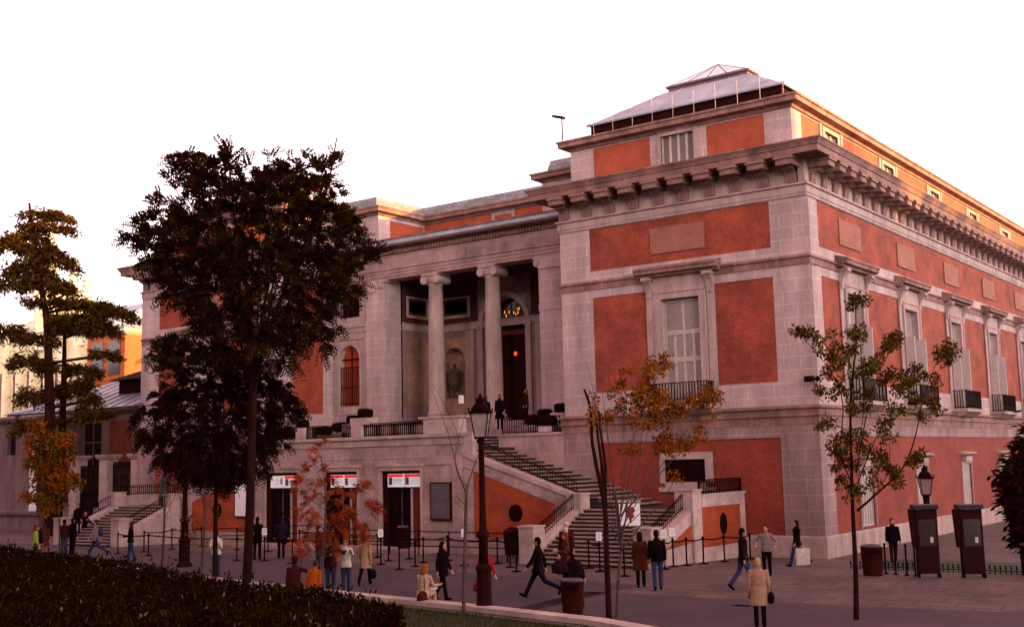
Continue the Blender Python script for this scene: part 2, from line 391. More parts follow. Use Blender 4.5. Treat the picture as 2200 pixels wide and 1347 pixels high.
def balcony(P, c, hw, z0, z1, depth, name='balcony'):
    b = MB(); b.fb(P, c-hw-.15, c+hw+.15, .0, depth+.08, z0-.16, z0); b.prof(P, c-hw-.05, c+hw+.05, [(0, z0-.4), (depth*.5, z0-.38), (depth, z0-.17), (0, z0-.17)])
    o = b.build(name, STONEP, MUS); r = MB()
    e = .018
    for z in (z0+.06, z0+.24, z1): r.fb(P, c-hw, c+hw, depth-.03, depth+.01, z-.02, z+.02)
    for s_ in (-1, 1):
        for z in (z0+.06, z1): r.fb(P, c+s_*hw-.02, c+s_*hw+.02, .05, depth, z-.02, z+.02)
        r.fb(P, c+s_*hw-.025, c+s_*hw+.025, depth-.035, depth+.015, z0, z1+.03)
        for k in range(1, int(depth/.13)): r.fb(P, c+s_*hw-e, c+s_*hw+e, .13*k-e, .13*k+e, z0, z1)
    n = int(2*hw/.135)
    for k in range(1, n):
        u = c-hw+2*hw*k/n; r.fb(P, u-e, u+e, depth-.02, depth+.005, z0, z1)
        if k % 2: r.fb(P, u-.05, u+.05, depth-.015, depth+.0, z0+.09, z0+.19)
    r.build('railing', IRON, o); return o
def grand_window(P, c, open_leaves=False, hw=.9):
    h = MB(); hd_ = MB()
    hd_.prof(P, c-1.95, c+1.95, [(0, 11.6), (.3, 11.62), (.32, 11.7), (.5, 11.74), (.5, 11.84), (.56, 11.92), (.56, 11.97), (0, 12.12)])
    h.fb(P, c-1.62, c+1.62, .0, .06, 10.95, 11.6)
    # moulded architrave frame
    for s_ in (-1, 1):
        a, b = sorted((c+s_*(hw), c+s_*(hw+.26))); h.fb(P, a, b, -.02, .09, 6.0, 10.9)
        a, b = sorted((c+s_*(hw+.27), c+s_*(hw+.32))); h.fb(P, a, b, 0, .13, 6.0, 11.0)
        a, b = sorted((c+s_*(hw+.36), c+s_*(hw+.72))); h.fb(P, a, b, 0, .05, 5.95, 11.0)
        # scroll consoles holding the hood
        h.prof(P, a+.03, b-.03, [(0, 10.75), (.1, 10.75), (.12, 10.95), (.2, 11.25), (.34, 11.42), (.36, 11.6), (0, 11.6)])
        h.fb(P, a-.03, b+.03, 0, .42, 11.46, 11.598)
    h.fb(P, c-hw, c+hw, -.02, .09, 10.64, 10.9); h.fb(P, c-hw-.3, c+hw+.3, 0, .13, 10.9, 10.97)
    w_ = h.build('window', STONEP, MUS); hd_.build('hood', STONEC, w_)
    shutters(P, c-hw+.02, c+hw-.02, 6.05, 10.6, (4, 4, 2), (8.05, 9.2), w_)
    if open_leaves:
        for s_ in (-1, 1):
            l = MB(); u = c+s_*(hw-.05)
            l.fb(P, u-.03, u+.03, -.1, .42, 6.2, 9.3); l.build('shutter', PAINT, w_)
        pass
    return w_
grand_window(PN, -5.85); balcony(PN, -5.79, 1.36, 6.1, 7.02, .7)
grand_window(PNL, -5.85); balcony(PNL, -5.79, 1.36, 6.1, 7.02, .7)
for c in WC:
    grand_window(PE, c, True); balcony(PE, c, 1.36, 6.1, 7.02, .7)
def low_window(P):
    f = MB()
    for a, b, e, g_ in ((-7.08, -6.86, 2.9, 4.17), (-4.97, -4.63, 2.9, 4.17), (-6.86, -4.97, 3.88, 4.17), (-6.86, -4.97, 2.72, 2.95)):
        f.fb(P, a, b, .04, .12, e, g_)
    f.fb(P, -7.15, -4.55, .04, .13, 2.55, 2.74)
    o = f.build('window', PALE, MUS); gl = MB(); gl.fb(P, -6.86, -4.97, -.05, -.1, 2.95, 3.88); gl.build('pane', BLACK, o)
    r = MB()
    for k in range(15): u = -6.8+1.78*k/14; r.fb(P, u-.03, u+.03, .0, .04, 2.95, 3.88)
    r.build('window_bars', IRONR, o)
low_window(PN); low_window(PNL)
for c in WC:
    f = MB(); f.prof(PE, c-1.1, c+1.35, [(.05, 3.7), (.3, 3.78), (.32, 3.86), (.05, 3.92)])
    f.fb(PE, c-.85, c-.8, .04, .12, .9, 3.4); f.fb(PE, c+.95, c+1.0, .04, .12, .9, 3.4)
    f.fb(PE, c-.5, c+.65, .05, .25, 3.42, 3.66); f.fb(PE, c-.8, c+.95, .04, .12, 3.3, 3.4)
    o = f.build('window', STONEP, MUS)
    shutters(PE, c-.8, c+.95, .95, 3.3, (6,), (), o, d=-.02)
# ------------------------------------------------------------------ attic storeys and roofs
def attic(x0, x1, y0, y1, zt, front_holes, side_holes, hL=None):
    W = MB(); Pf = lambda u, d, z: (u, y0-d, z); Ps = lambda u, d, z: (x1+d, u, z); Pl = lambda u, d, z: (x0-d, u, z)
    W.wall(Pf, 0, x0, x1, 16.25, zt, front_holes, .08); W.wall(Ps, 0, y0, y1, 16.25, zt, side_holes, .08); W.wall(Pl, 0, y0, y1, 16.25, zt)
    W.build('wall', STONE, MUS)
    i = MB(); i.box(x0+.35, x1-.35, y0+.35, y1, 16, zt-.02); i.build('inner_wall', BRICK, MUS)
    return Pf, Ps
acor = lambda zt: [(-.1, zt-.06), (.08, zt-.06), (.12, zt+.05), (.42, zt+.1), (.42, zt+.3), (.48, zt+.31), (.48, zt+.4), (-.6, zt+.5), (-.6, zt-.06)]
def attic_window(P, c, hw, z0, z1, n, d=-.06, panels=True):
    f = MB()
    for s_ in (-1, 1):
        a, b = sorted((c+s_*hw, c+s_*(hw+.22))); f.fb(P, a, b, -.07, .05, z0-.1, z1+.18)
    f.fb(P, c-hw, c+hw, -.07, .05, z1, z1+.18)
    o = f.build('window', STONEP, MUS); g_ = MB(); g_.fb(P, c-hw, c+hw, -.16, -.2, z0, z1); g_.build('pane', PAINTD, o)
    r = MB()
    for k in range(n+1):
        u = c-hw+2*hw*k/n; r.fb(P, max(c-hw, u-.05), min(c+hw, u+.05), -.1, -.15, z0, z1)
    r.build('mullion', PAINT, o); return o
AZT = 18.15
ac = [5.15+7.5*k for k in range(8)]
sh = []
seg = [1.75+.1]+[x for c in ac for x in (c-1.35, c+1.35)]+[LEND-1]
sideb = [(seg[i], seg[i+1], 16.3, 18.03) for i in range(0, len(seg), 2)]
fh = [(-10.35, -7.4, 16.3, 18.02), (-4.65, -2.0, 16.3, 18.02), (-6.85, -5.25, 16.5, 17.93, .3)]
Pf, Ps = attic(-11.6, -.8, .8, LEND, AZT, fh, sideb+[(c-.75, c+.75, 16.5, 17.85, .3) for c in ac])
for h in fh[:2]: brick(Pf, h[0], h[1], h[2], h[3], BRICKA)
for h in sideb: brick(Ps, *h, m=BRICKA)
attic_window(Pf, -6.05, .8, 16.5, 17.93, 4)
for c in ac: attic_window(Ps, c, .75, 16.5, 17.85, 3)
for c in ac:
    for s_ in (-1, 1): pp = MB(); pp.fb(Ps, c+s_*1.22-.1, c+s_*1.22+.1, 0, .05, 16.3, 18.1); pp.build('pilaster', STONEP, MUS)
m = MB(); m.sweep([(-11.6, LEND), (-11.6, .8), (-.8, .8), (-.8, LEND)], acor(AZT)); m.build('cornice', STONEC, MUS)
fhl = [(MX-b, MX-a, c, d, *r) for a, b, c, d, *r in fh]
Pf2, Ps2 = attic(MX+.8, MX+11.6, .8, 14, AZT, fhl, [])
for h in fhl[:2]: brick(Pf2, h[0], h[1], h[2], h[3], BRICKA)
attic_window(Pf2, MX+6.05, .8, 16.5, 17.93, 4)
m = MB(); m.sweep([(MX+.8, 14), (MX+.8, .8), (MX+11.6, .8), (MX+11.6, 14)], acor(AZT)); m.build('cornice', STONEC, MUS)
def hip_roof(x0, x1, y0, y1, z0, zb, zt, ins, top=True):
    b = MB(); b.box(x0+.15, x1-.15, y0+.12, y1-.12, z0, zb); o = b.build('parapet', IRONR, MUS)
    r = MB(); p = [(x0, y0, zb), (x1, y0, zb), (x1, y1, zb), (x0, y1, zb)]; q = [(x0+ins, y0+ins, zt), (x1-ins, y0+ins, zt), (x1-ins, y1-ins, zt), (x0+ins, y1-ins, zt)]
    r.hexa(p+q); n_ = int((x1-x0)/1.1)
    for k in range(1, n_):
        x = x0+(x1-x0)*k/n_; xt = min(max(x, x0+ins), x1-ins); fr = min(1, (x-x0)/ins, (x1-x)/ins)
        r.tube([(x, y0, zb+.02), (x, y0+ins*fr, zb+(zt-zb)*fr+.02)], .018, 4)
    r.tube([(x0, y0, zb), (x1, y0, zb)], .07, 6); r.tube([(x1, y0, zb), (x1, y1, zb)], .07, 6)
    ro = r.build('roof', ZINC, MUS)
    if top:
        s = MB(); cx = (x0+x1)/2; a = x0+ins+.15; b_ = x1-ins-.15; c1 = y0+ins+.15; d1 = y1-ins-.15
        s.box(a, b_, c1, d1, zt-.02, zt+.2); s.box(a-.1, b_+.1, c1-.1, d1+.1, zt+.2, zt+.3); so_ = s.build('skylight', STONEG, ro)
        g_ = MB(); cy = (c1+d1)/2; A = (a, c1, zt+.31); B = (b_, c1, zt+.31); C_ = (b_, d1, zt+.31); D = (a, d1, zt+.31); T_ = (cx+.35, cy, zt+1.0)
        g_.add([A, B, C_, D, T_], [(0, 1, 4), (1, 2, 4), (2, 3, 4), (3, 0, 4)]); g_.build('pane', SKYL, so_)
        k_ = MB()
        for t in (0, .25, .5, .75, 1):
            q_ = Vector(A).lerp(Vector(B), t); k_.tube([q_, T_], .022, 4)
            q_ = Vector(B).lerp(Vector(C_), t); k_.tube([q_, T_], .022, 4)
        k_.build('glazing_bar', STONEG, so_)
    return ro
hip_roof(-11.1, -1.35, 1.5, 8.2, 18.6, 19.4, 21.1, 2.7)
hip_roof(MX+1.35, MX+11.1, 1.5, 8.2, 18.6, 19.4, 21.1, 2.7)
r = MB(); r.prof(lambda u, d, z: (-11.1+d, u, z), 11.2, LEND, [(0, 18.6), (9.75, 18.6), (9.75, 18.9), (4.9, 20.6), (0, 18.9)]); r.build('roof', ZINC, MUS)
# guard rail with wires on the right roof
r = MB()
for k in range(11):
    x = -11.2+1.02*k
    r.tube([(x, .62, 18.6), (x, .62, 19.7)], .012, 4)
for z in (19.1, 19.7): r.tube([(-11.8, .62, z), (-.1, .62, z)], .009, 3)
r.build('roof_railing', PAINT, MUS)
# ------------------------------------------------------------------ centre block
FL = (-30.75, -26.6); FRR = (-16.1, -11.85)
for (a, b) in (FL, FRR):
    c = (a+b)/2-.72 if a < -20 else (a+b)/2+.72
    W = MB(); hl = [(c-.78, c+.78, 7.25, 9.92, .35), (c-.78, c+.78, 12.3, 13.85, .3)]
    # arched opening head
    W.wall(PC, 0, a, b, 5.2, 14.2, [hl[0][:3]+(10.72, .35), hl[1]], .3)
    n = 14
    for k in range(n):
        q0 = math.pi*k/n; q1 = math.pi*(k+1)/n
        u0, z0 = c+.78*math.cos(q0), 9.92+.78*math.sin(q0); u1, z1 = c+.78*math.cos(q1), 9.92+.78*math.sin(q1)
        W.quad(PC(u0, 0, z0), PC(u1, 0, z1), PC(u1, 0, 10.72), PC(u0, 0, 10.72)); W.quad(PC(u0, 0, z0), PC(u1, 0, z1), PC(u1, -.3, z1), PC(u0, -.3, z0))
    W.build('wall', STONE, MUS)
    f = MB()
    for s_ in (-1, 1):
        x0, x1 = sorted((c+s_*1.06, c+s_*1.14)); f.fb(PC, x0, x1, 0, .06, 6.85, 11.1)
        x0, x1 = sorted((c+s_*.78, c+s_*.98)); f.fb(PC, x0, x1, 0, .05, 7.0, 9.92)
    f.fb(PC, c-1.06, c+1.06, 0, .06, 11.02, 11.1); f.fb(PC, c-1.14, c+1.14, 0, .06, 6.78, 6.86)
    for k in range(14):
        q0 = math.pi*k/14; q1 = math.pi*(k+1)/14; pts = []
        for rr, dd in ((.78, .05), (.98, .05)):
            for q in (q0, q1): pts.append(PC(c+rr*math.cos(q), dd, 9.92+rr*math.sin(q)))
        f.quad(pts[0], pts[1], pts[3], pts[2])
    o = f.build('window', STONEP, MUS)
    g_ = MB(); g_.fb(PC, c-.8, c+.8, -.33, -.36, 7.25, 10.72)
    g_.build('pane', mat('red_lit_curtain', (.35, .05, .015), emit=(.6, .06, .01), est=.12, var=.2, scale=2), o)
    bb = MB()
    for k in range(11): u = c-.72+1.44*k/10; bb.fb(PC, u-.014, u+.014, -.06, -.03, 7.2, 9.5)
    for z in (7.4, 8.3, 9.45): bb.fb(PC, c-.78, c+.78, -.065, -.025, z-.02, z+.02)
    bb.fb(PC, c-.03, c+.03, -.2, -.16, 7.25, 10.7); bb.fb(PC, c-.78, c+.78, -.2, -.15, 9.88, 9.96)
    bb.build('window_bars', IRON, o)
    o2 = MB(); o2.fb(PC, c-.78, c+.78, -.3, -.33, 12.3, 13.85); o2 = o2.build('window', GLASS, MUS)
    bb = MB()
    for k in range(9): u = c-.7+1.4*k/8; bb.fb(PC, u-.014, u+.014, -.05, -.02, 12.3, 13.85)
    bb.fb(PC, c-.78, c+.78, -.15, -.1, 13.0, 13.08); bb.fb(PC, c-.03, c+.03, -.15, -.1, 12.3, 13.85); bb.build('window_bars', IRON, o2)
    m = MB(); m.prof(PC, a, b, [(d, z) for d, z in mid]); m.build('string_course', STONEP, MUS)
# entablature over the loggia and flanks
e = MB()
e.prof(PC, -30.75, -11.85, [(-.95, 14.18), (.02, 14.18), (.02, 14.33), (.06, 14.33), (.06, 14.5), (.1, 14.5), (.1, 14.66), (.16, 14.7), (.16, 14.76), (.03, 14.8), (.03, 15.55), (-.95, 15.55)])
e.build('entablature', STONED, MUS)
dn = MB(); x = -27.0
while x < -15.8: dn.fb(PC, x, x+.11, .03, .2, 15.58, 15.78); x += .19
dn.fb(PC, -27.1, -15.6, .0, .08, 15.55, 15.84); dn.build('dentils', STONEC, MUS)
e = MB(); e.prof(PC, -30.75, -11.85, [(-.95, 15.56), (.05, 15.6), (.05, 15.83), (.3, 15.86), (.62, 15.92), (.62, 16.1), (.74, 16.24), (.76, 16.32), (-.95, 16.5)]); e.build('cornice', STONEC, MUS)
for x in (-13.0, -14.2, -28.4, -29.6): put_bracket(x, 4.62, 0).scale = (.9, .7, 1)
# antae and columns
for a, b in ((-27.15, -26.6), (-16.1, -15.55)):
    AN = MB(); AN.box(a, b, 4.42, 5.75, 6.0, 14.18)
    AN.box(a-.08, b+.08, 4.32, 5.85, 6.0, 6.22); AN.box(a-.05, b+.05, 4.36, 5.81, 6.22, 6.4); AN.box(a-.03, b+.03, 4.39, 5.78, 6.4, 6.5)
    AN.box(a-.02, b+.02, 4.4, 5.77, 11.45, 11.75)
    AN.build('pilaster', STONE, MUS)
for x in (-23.35, -19.45):
    c = MB(); c.lathe([(.58, 6.22), (.62, 6.28), (.62, 6.36), (.56, 6.4), (.51, 6.44), (.51, 6.5), (.54, 6.52), (.54, 6.6), (.49, 6.64), (.455, 6.68), (.45, 8.5), (.435, 10.5), (.405, 12.3), (.38, 13.5), (.41, 13.53), (.41, 13.58), (.38, 13.62), (.38, 13.7)], (x, 4.98, 0), 32)
    c.box(x-.64, x+.64, 4.34, 5.62, 6.0, 6.22)
    co = c.build('column', STONEP, MUS, smooth=False)
    for i, p in enumerate(co.data.polygons): p.use_smooth = 6 < i
    k = MB(); k.box(x-.56, x+.56, 4.42, 5.54, 14.06, 14.18); k.box(x-.48, x+.48, 4.5, 5.46, 13.88, 14.06)
    for s_ in (-1, 1):
        for q in range(3):
            rr = (.225, .16, .09)[q]
            k.tube([(x+s_*.43, 4.46-.02*q, 13.84), (x+s_*.43, 5.5+.02*q, 13.84)], rr, 16)
    k.lathe([(.38, 13.68), (.46, 13.76), (.46, 13.88)], (x, 4.98, 0), 20); k.build('capital', PALE, co)
for x, sg in ((-26.72, -1), (-15.98, -1)):
    k = MB(); k.box(x-.42, x+.3, 4.36, 5.3, 14.06, 14.18)
    for q in range(3): k.tube([(x+sg*.2, 4.36-.02*q, 13.88), (x+sg*.2, 4.75, 13.88)], (.2, .14, .08)[q], 16)
    k.build('capital', PALE, MUS)
for a_, b_ in ((-16.05, -14.7), (-28.0, -27.15)):
    AN = MB(); AN.box(a_, b_, 4.38, 4.6, 5.9, 14.18); AN.box(a_-.0, b_+.04, 4.3, 4.6, 13.55, 13.75); AN.box(a_, b_+.04, 4.34, 4.6, 11.45, 11.75); AN.box(a_, b_+.06, 4.28, 4.6, 5.9, 6.3)
    AN.build('pilaster', STONE, MUS)
# loggia interior
I = MB(); BY = 8.5; cx_l = -21.35
PB = lambda u, d, z: (u, BY-d, z)
I.wall(PB, 0, -26.6, -16.1, 5.9, 14.3, [(-22.85, -19.85, 5.9, 13.1, .8), (-25.75, -24.15, 7.6, 10.5, .5)], .5)
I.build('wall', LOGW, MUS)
I = MB(); I.fb(PB, -26.5, cx_l-1.85, 0, .02, 11.9, 14.3); I.build('shade_wall', SHADEP, MUS); I = MB(); I.fb(PB, cx_l+1.85, -16.2, 0, .02, 11.9, 14.3); I.build('shade_wall', SHADEP, MUS)
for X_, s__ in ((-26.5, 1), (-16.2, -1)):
    I = MB(); I.fb(lambda u, d, z: (X_+s__*d, u, z), 5.75, BY, 0, .02, 11.9, 14.3); I.build('shade_wall', SHADEP, MUS)
I = MB(); I.box(-26.6, -16.1, 5.45, BY, 14.25, 14.3); I.build('ceiling', SHADEP, MUS)
I = MB(); cx = -21.35
for k_ in range(18):
    q0 = math.pi*k_/18; q1 = math.pi*(k_+1)/18
    u0, z0 = cx+1.5*math.cos(q0), 11.6+1.5*math.sin(q0); u1, z1 = cx+1.5*math.cos(q1), 11.6+1.5*math.sin(q1)
    I.quad(PB(u0, 0, z0), PB(u1, 0, z1), PB(u1, 0, 13.1), PB(u0, 0, 13.1)); I.quad(PB(u0, 0, z0), PB(u1, 0, z1), PB(u1, -.8, z1), PB(u0, -.8, z0))
    a0, b0 = cx+1.5*math.cos(q0), cx+1.8*math.cos(q0)
    I.hexa([PB(cx+1.5*math.cos(q0), 0, 11.6+1.5*math.sin(q0)), PB(cx+1.8*math.cos(q0), 0, 11.6+1.8*math.sin(q0)), PB(cx+1.8*math.cos(q1), 0, 11.6+1.8*math.sin(q1)), PB(cx+1.5*math.cos(q1), 0, 11.6+1.5*math.sin(q1)),
            PB(cx+1.5*math.cos(q0), .09, 11.6+1.5*math.sin(q0)), PB(cx+1.8*math.cos(q0), .09, 11.6+1.8*math.sin(q0)), PB(cx+1.8*math.cos(q1), .09, 11.6+1.8*math.sin(q1)), PB(cx+1.5*math.cos(q1), .09, 11.6+1.5*math.sin(q1))])
for s_ in (-1, 1):
    a, b = sorted((cx+s_*1.5, cx+s_*1.85)); I.fb(PB, a, b, 0, .12, 5.9, 11.4); I.fb(PB, a-.06, b+.06, 0, .18, 11.4, 11.62)
    a, b = sorted((cx+s_*2.15, cx+s_*2.7)); I.fb(PB, a, b, 0, .1, 5.9, 11.4)
I.prof(PB, -26.6, -16.1, [(0, 11.45), (.06, 11.45), (.1, 11.75), (.16, 11.85), (0, 11.9)])
I2 = MB(); I2.wall(lambda u, d, z: (-26.5+d, u, z), 0, 5.75, BY, 5.9, 14.3); I2.build('wall', LOGW, MUS); I2 = MB(); I2.wall(lambda u, d, z: (-16.2+d, u, z), 0, 5.75, BY, 5.9, 14.3); I2.build('wall', LOGW, MUS)
I.prof(lambda u, d, z: (-26.5+d, u, z), 5.75, BY, [(0, 11.45), (.06, 11.45), (.1, 11.75), (.16, 11.85), (0, 11.9)])
# cream frames, niche surround
for P, a, b, z0, z1 in ((PB, -25.9, -23.75, 12.35, 13.3), (lambda u, d, z: (-26.5+d, u, z), 6.1, 8.0, 12.35, 13.3)):
    for q in ((a, a+.15, z0, z1), (b-.15, b, z0, z1), (a, b, z0-.15, z0), (a, b, z1, z1+.12)): I.fb(P, q[0], q[1], 0, .06, q[2], q[3])
I.build('wall', STONEP, MUS)
n_ = MB()
for q in ((-26.0, -25.72), (-24.18, -23.7)): n_.fb(PB, q[0], q[1], 0, .07, 5.95, 11.05)
n_.fb(PB, -25.72, -24.18, 0, .07, 10.5, 11.05); n_.fb(PB, -25.72, -24.18, 0, .07, 6.4, 7.6)
for k_ in range(12):
    q0 = math.pi*k_/12; q1 = math.pi*(k_+1)/12; c = -24.95
    u0, z0 = c+.77*math.cos(q0), 9.73+.77*math.sin(q0); u1, z1 = c+.77*math.cos(q1), 9.73+.77*math.sin(q1)
    n_.quad(PB(u0, .07, z0), PB(u1, .07, z1), PB(u1, .07, 10.5), PB(u0, .07, 10.5)); n_.quad(PB(u0, .07, z0), PB(u1, .07, z1), PB(u1, -.5, z1), PB(u0, -.5, z0))
n_.quad(PB(-25.75, -.5, 7.6), PB(-24.15, -.5, 7.6), PB(-24.15, -.5, 10.6), PB(-25.75, -.5, 10.6))
n_.build('niche', CREAM, MUS)
u_ = MB(); u_.lathe([(.12, 0), (.3, .02), (.28, .12), (.1, .2), (.12, .45), (.3, .62), (.46, .95), (.5, 1.45), (.5, 1.75), (.58, 1.8), (.58, 1.9), (.4, 1.98), (.25, 2.1), (.2, 2.15), (.12, 2.2), (.16, 2.32), (.1, 2.45), (.02, 2.5)], n=20)
u_.v = [(a*.78, b*.78, c*.78) for a, b, c in u_.v]
tag(u_.build('stone_urn', mat('brown_urn_stone', (.17, .085, .06), var=.3, scale=4), None, True, (-24.95, 8.45, 7.65)), 'carved stone urn with a lid in the round-headed loggia niche', 'urn')
# inscribed round-headed tablet on the side wall
PT = lambda u, d, z: (-26.5+d, u, z)
t = MB(); 
t.add([PT(6.2+1.95*(1-1)/2, .04, 6.9)], [])
def arch_poly(P, u0, u1, z0, zs, d):
    c = (u0+u1)/2; r = (u1-u0)/2; pts = [P(u0, d, z0), P(u1, d, z0)]+[P(c+r*math.cos(math.pi*k/16), d, zs+r*math.sin(math.pi*k/16)) for k in range(17)]
    return pts
for (q, dd) in ((0, .03), (.16, .06)):
    p = arch_poly(PT, 6.1+q, 8.15-q, 7.3+q, 10.1, dd); t.add(p, [tuple(range(len(p)))])
random.seed(3)
for i in range(26):
    z = 7.9+i*.095; wv = random.uniform(.3, .75)
    if i % 5 == 4: continue
    t.mi = 1; t.fb(PT, 7.12-wv, 7.12+wv*random.uniform(.7, 1), .062, .066, z, z+.03)
t.mi = 0; t.build('inscription_tablet', [CREAM, STONED], MUS)
# small upper windows, great door
d_ = MB(); d_.fb(PB, -25.55, -24.0, .0, .02, 12.5, 13.15); d_.build('pane', GLASS, MUS); d_ = MB(); d_.fb(PT, 6.4, 7.7, .0, .02, 12.5, 13.15); d_.build('pane', GLASS, MUS)
dr = MB()
dr.fb(PB, -22.85, -19.85, -.6, -.7, 5.9, 11.0)
for u in (-22.7, -21.38, -21.32, -20.0): dr.fb(PB, u-.06, u+.06, -.5, -.6, 5.9, 11.0)
for z in (6.5, 8.0, 9.5, 10.9): dr.fb(PB, -22.85, -19.85, -.5, -.6, z-.06, z+.06)
do = dr.build('door', WOOD, MUS)
f = MB(); f.fb(PB, -22.85, -19.85, -.55, -.75, 11.0, 11.25)
for k_ in range(1, 9):
    q = math.pi*k_/9; f.tube([PB(cx, -.5, 11.3), PB(cx+1.5*math.cos(q), -.5, 11.6+1.5*math.sin(q))], .03, 4)
f.build('fanlight', mat('red_painted_wood', (.2, .03, .015), var=.2), do)
gl = MB(); p = [PB(cx+1.5*math.cos(math.pi*k_/16), -.72, 11.6+1.5*math.sin(math.pi*k_/16)) for k_ in range(17)]+[PB(-22.85, -.72, 11.25), PB(-19.85, -.72, 11.25)]
gl.add(p, [tuple(range(len(p)))]); gl.build('pane', GLASS, do)
ch = MB()
random.seed(5)
for k_ in range(16):
    q = random.uniform(0, 6.28); rr = random.uniform(.2, .75); ch.ball((cx+rr*math.cos(q), BY+.66, 12.0+random.uniform(-.35, .5)), .03, .015, .09, 6)
ch.build('chandelier_bulb', mat('warm_lamp', (.8, .3, .1), emit=(1, .28, .04), est=1.6), do)
lp = MB(); lp.ball((-20.95, BY+.45, 9.9), .12, .05, .12, 8); lp.build('lamp', mat('red_lamp', (.8, .1, .03), emit=(1, .08, .02), est=1.5), do)
fl = MB(); fl.box(-26.6, -16.1, 3.6, BY+.8, 5.5, 5.98); fl.box(-26.6, -16.1, 5.4, BY, 14.3, 14.4)
fl.box(-30.75, -11.85, 5.0, 14, 14.42, 16.0)
fl.build('floor', STONED, MUS)
bk = MB(); bk.box(-30.6, -26.7, 4.95, 14, 0, 14.3); bk.box(-16.0, -11.9, 4.95, 14, 0, 14.3); bk.box(-26.7, -16.0, 9.4, 14, 0, 14.3); bk.build('inner_wall', BLACK, MUS)
# attic over the centre: flanks come forward, middle is set back
zt = 18.1
for (a, b) in ((-31.0, -27.35), (-15.95, -11.6)):
    W = MB(); c = -29.3 if a < -20 else -13.3; P = lambda u, d, z: (u, 4.75-d, z)
    W.wall(P, 0, a, b, 16.2, zt, [(c-.55, c+.55, 16.7, 17.9)], .2)
    for X, sg in ((b, 1), (a, -1)):
        PS = lambda u, d, z: (X+sg*d, u, z)
        W.wall(PS, 0, 4.75, 8.8, 16.2, zt, [(5.75, 8.7, 16.3, 17.85)], .05)
    W.build('wall', STONE, MUS); c_b = MB(); c_b.box(a+.03, b-.03, 5.0, 12, 16.2, zt-.02); c_b.build('brick_panel', BRICKA, MUS)
    attic_window(P, c, .55, 16.7, 17.9, 2)
W = MB(); P9 = lambda u, d, z: (u, 8.8-d, z)
W.wall(P9, 0, -27.35, -15.95, 16.2, zt); W.build('brick_panel', BRICKA, MUS)
attic_window(P9, -21.45, .6, 16.95, 17.85, 4)
m = MB(); m.sweep([(-31, 6), (-31.0, 4.75), (-27.35, 4.75), (-27.35, 8.8), (-15.95, 8.8), (-15.95, 4.75), (-11.6, 4.75)], acor(zt)); m.build('cornice', STONEC, MUS)
m = MB(); m.sweep([(-30.7, 6), (-30.7, 5.0), (-27.7, 5.0), (-27.7, 9.1), (-15.6, 9.1), (-15.6, 5.0), (-11.6, 5.0)], [(.1, 18.5), (.1, 18.75), (-.02, 19.2), (-.3, 19.28), (-.6, 19.28), (-.6, 18.5)]); m.build('roof', SLATE, MUS)
m = MB(); m.box(-31, -11.6, 9.7, 30, 18.0, 18.9); m.box(-30.4, -28, 5.6, 10, 18, 18.95); m.box(-15.3, -12, 5.6, 10, 18, 19.3); m.build('roof', ZINC, MUS)
m = MB(); m.prof(PC, -30.7, -11.9, [(.7, 16.33), (-4.2, 16.62), (-4.2, 16.0), (.7, 16.0)]); m.build('roof', ZINC, MUS)
# far lantern roof catching the sun
m = MB(); m.hexa([(-62, 22, 16), (-50.5, 22, 16), (-50.5, 40, 16), (-62, 40, 16), (-62, 22, 23.8), (-50.5, 22, 23.8), (-50.5, 40, 23.8), (-62, 40, 23.8)])
m.build('wall', PALE, MUS)
m = MB(); m.hexa([(-62.6, 21.4, 23.8), (-49.9, 21.4, 23.8), (-49.9, 40.6, 23.8), (-62.6, 40.6, 23.8), (-58.6, 25.5, 27.3), (-55.0, 25.5, 27.3), (-55.0, 36, 27.3), (-58.6, 36, 27.3)])
m.build('roof', ZINC, MUS)
# ------------------------------------------------------------------ terrace, entrance front and stairs
TF = -3.8
PT3 = lambda u, d, z: (u, TF-d, z)
TER = thing('entrance_terrace', 'granite terrace with three doorways under it and an iron balustrade on top', 'terrace')
doors = [(-27.2, -24.85), (-23.05, -20.9), (-19.42, -17.05)]
W = MB()
W.wall(PT3, 0, -28.0, -14.6, -.2, 4.2, [(a, b, .1, 3.66, .6) for a, b in doors], .6)
W.wall(PT3, .02, -28.0, -14.6, 4.2, 4.76)
for a, b in ((-28.0, -27.75), (-24.35, -23.5), (-20.4, -19.9), (-16.65, -14.6)): W.fb(PT3, a, b, 0, .06, -.2 if b-a < 1 else 3.9, 4.2)
W.fb(PT3, -15.2, -14.6, 0, .06, -.2, 3.9)
W.build('wall', STONED, TER)
W = MB(); W.sweep([(-28.0, 0), (-28.0, TF), (-14.6, TF), (-14.6, -3.3)], [(0, 4.74), (.08, 4.78), (.08, 5.05), (.2, 5.1), (.2, 5.2), (0, 5.24), (-.6, 5.24), (-.6, 4.74)]); 
for a, b in doors:
    W.fb(PT3, a-.25, b+.25, 0, .07, 3.84, 3.95); W.prof(PT3, a-.12, b+.12, [(0, 3.66), (.04, 3.66), (.05, 3.8), (0, 3.8)])
    for s_, u in ((-1, a), (1, b)):
        x0, x1 = sorted((u, u+s_*.13)); W.fb(PT3, x0, x1, 0, .045, .1, 3.66)
W.build('cornice', STONEP, TER)
W = MB(); W.box(-25.2, -17.4, TF+.1, 1.7, 4.9, 5.2); W.box(-28, -25.2, TF+.1, -3.25, 4.9, 5.2); W.box(-17.4, -14.65, TF+.1, -3.25, 4.9, 5.2)
for k in range(5): W.box(-30.7, -11.9, 1.7+.38*k, 4.4, 5.2, 5.2+.155*(k+1))
W.box(-25.2, -17.4, TF+.8, 4.4, -.3, 4.9); W.box(-27.9, -14.7, TF+.8, 4.4, -.3, 4.45)
W.build('floor', STONED, TER)
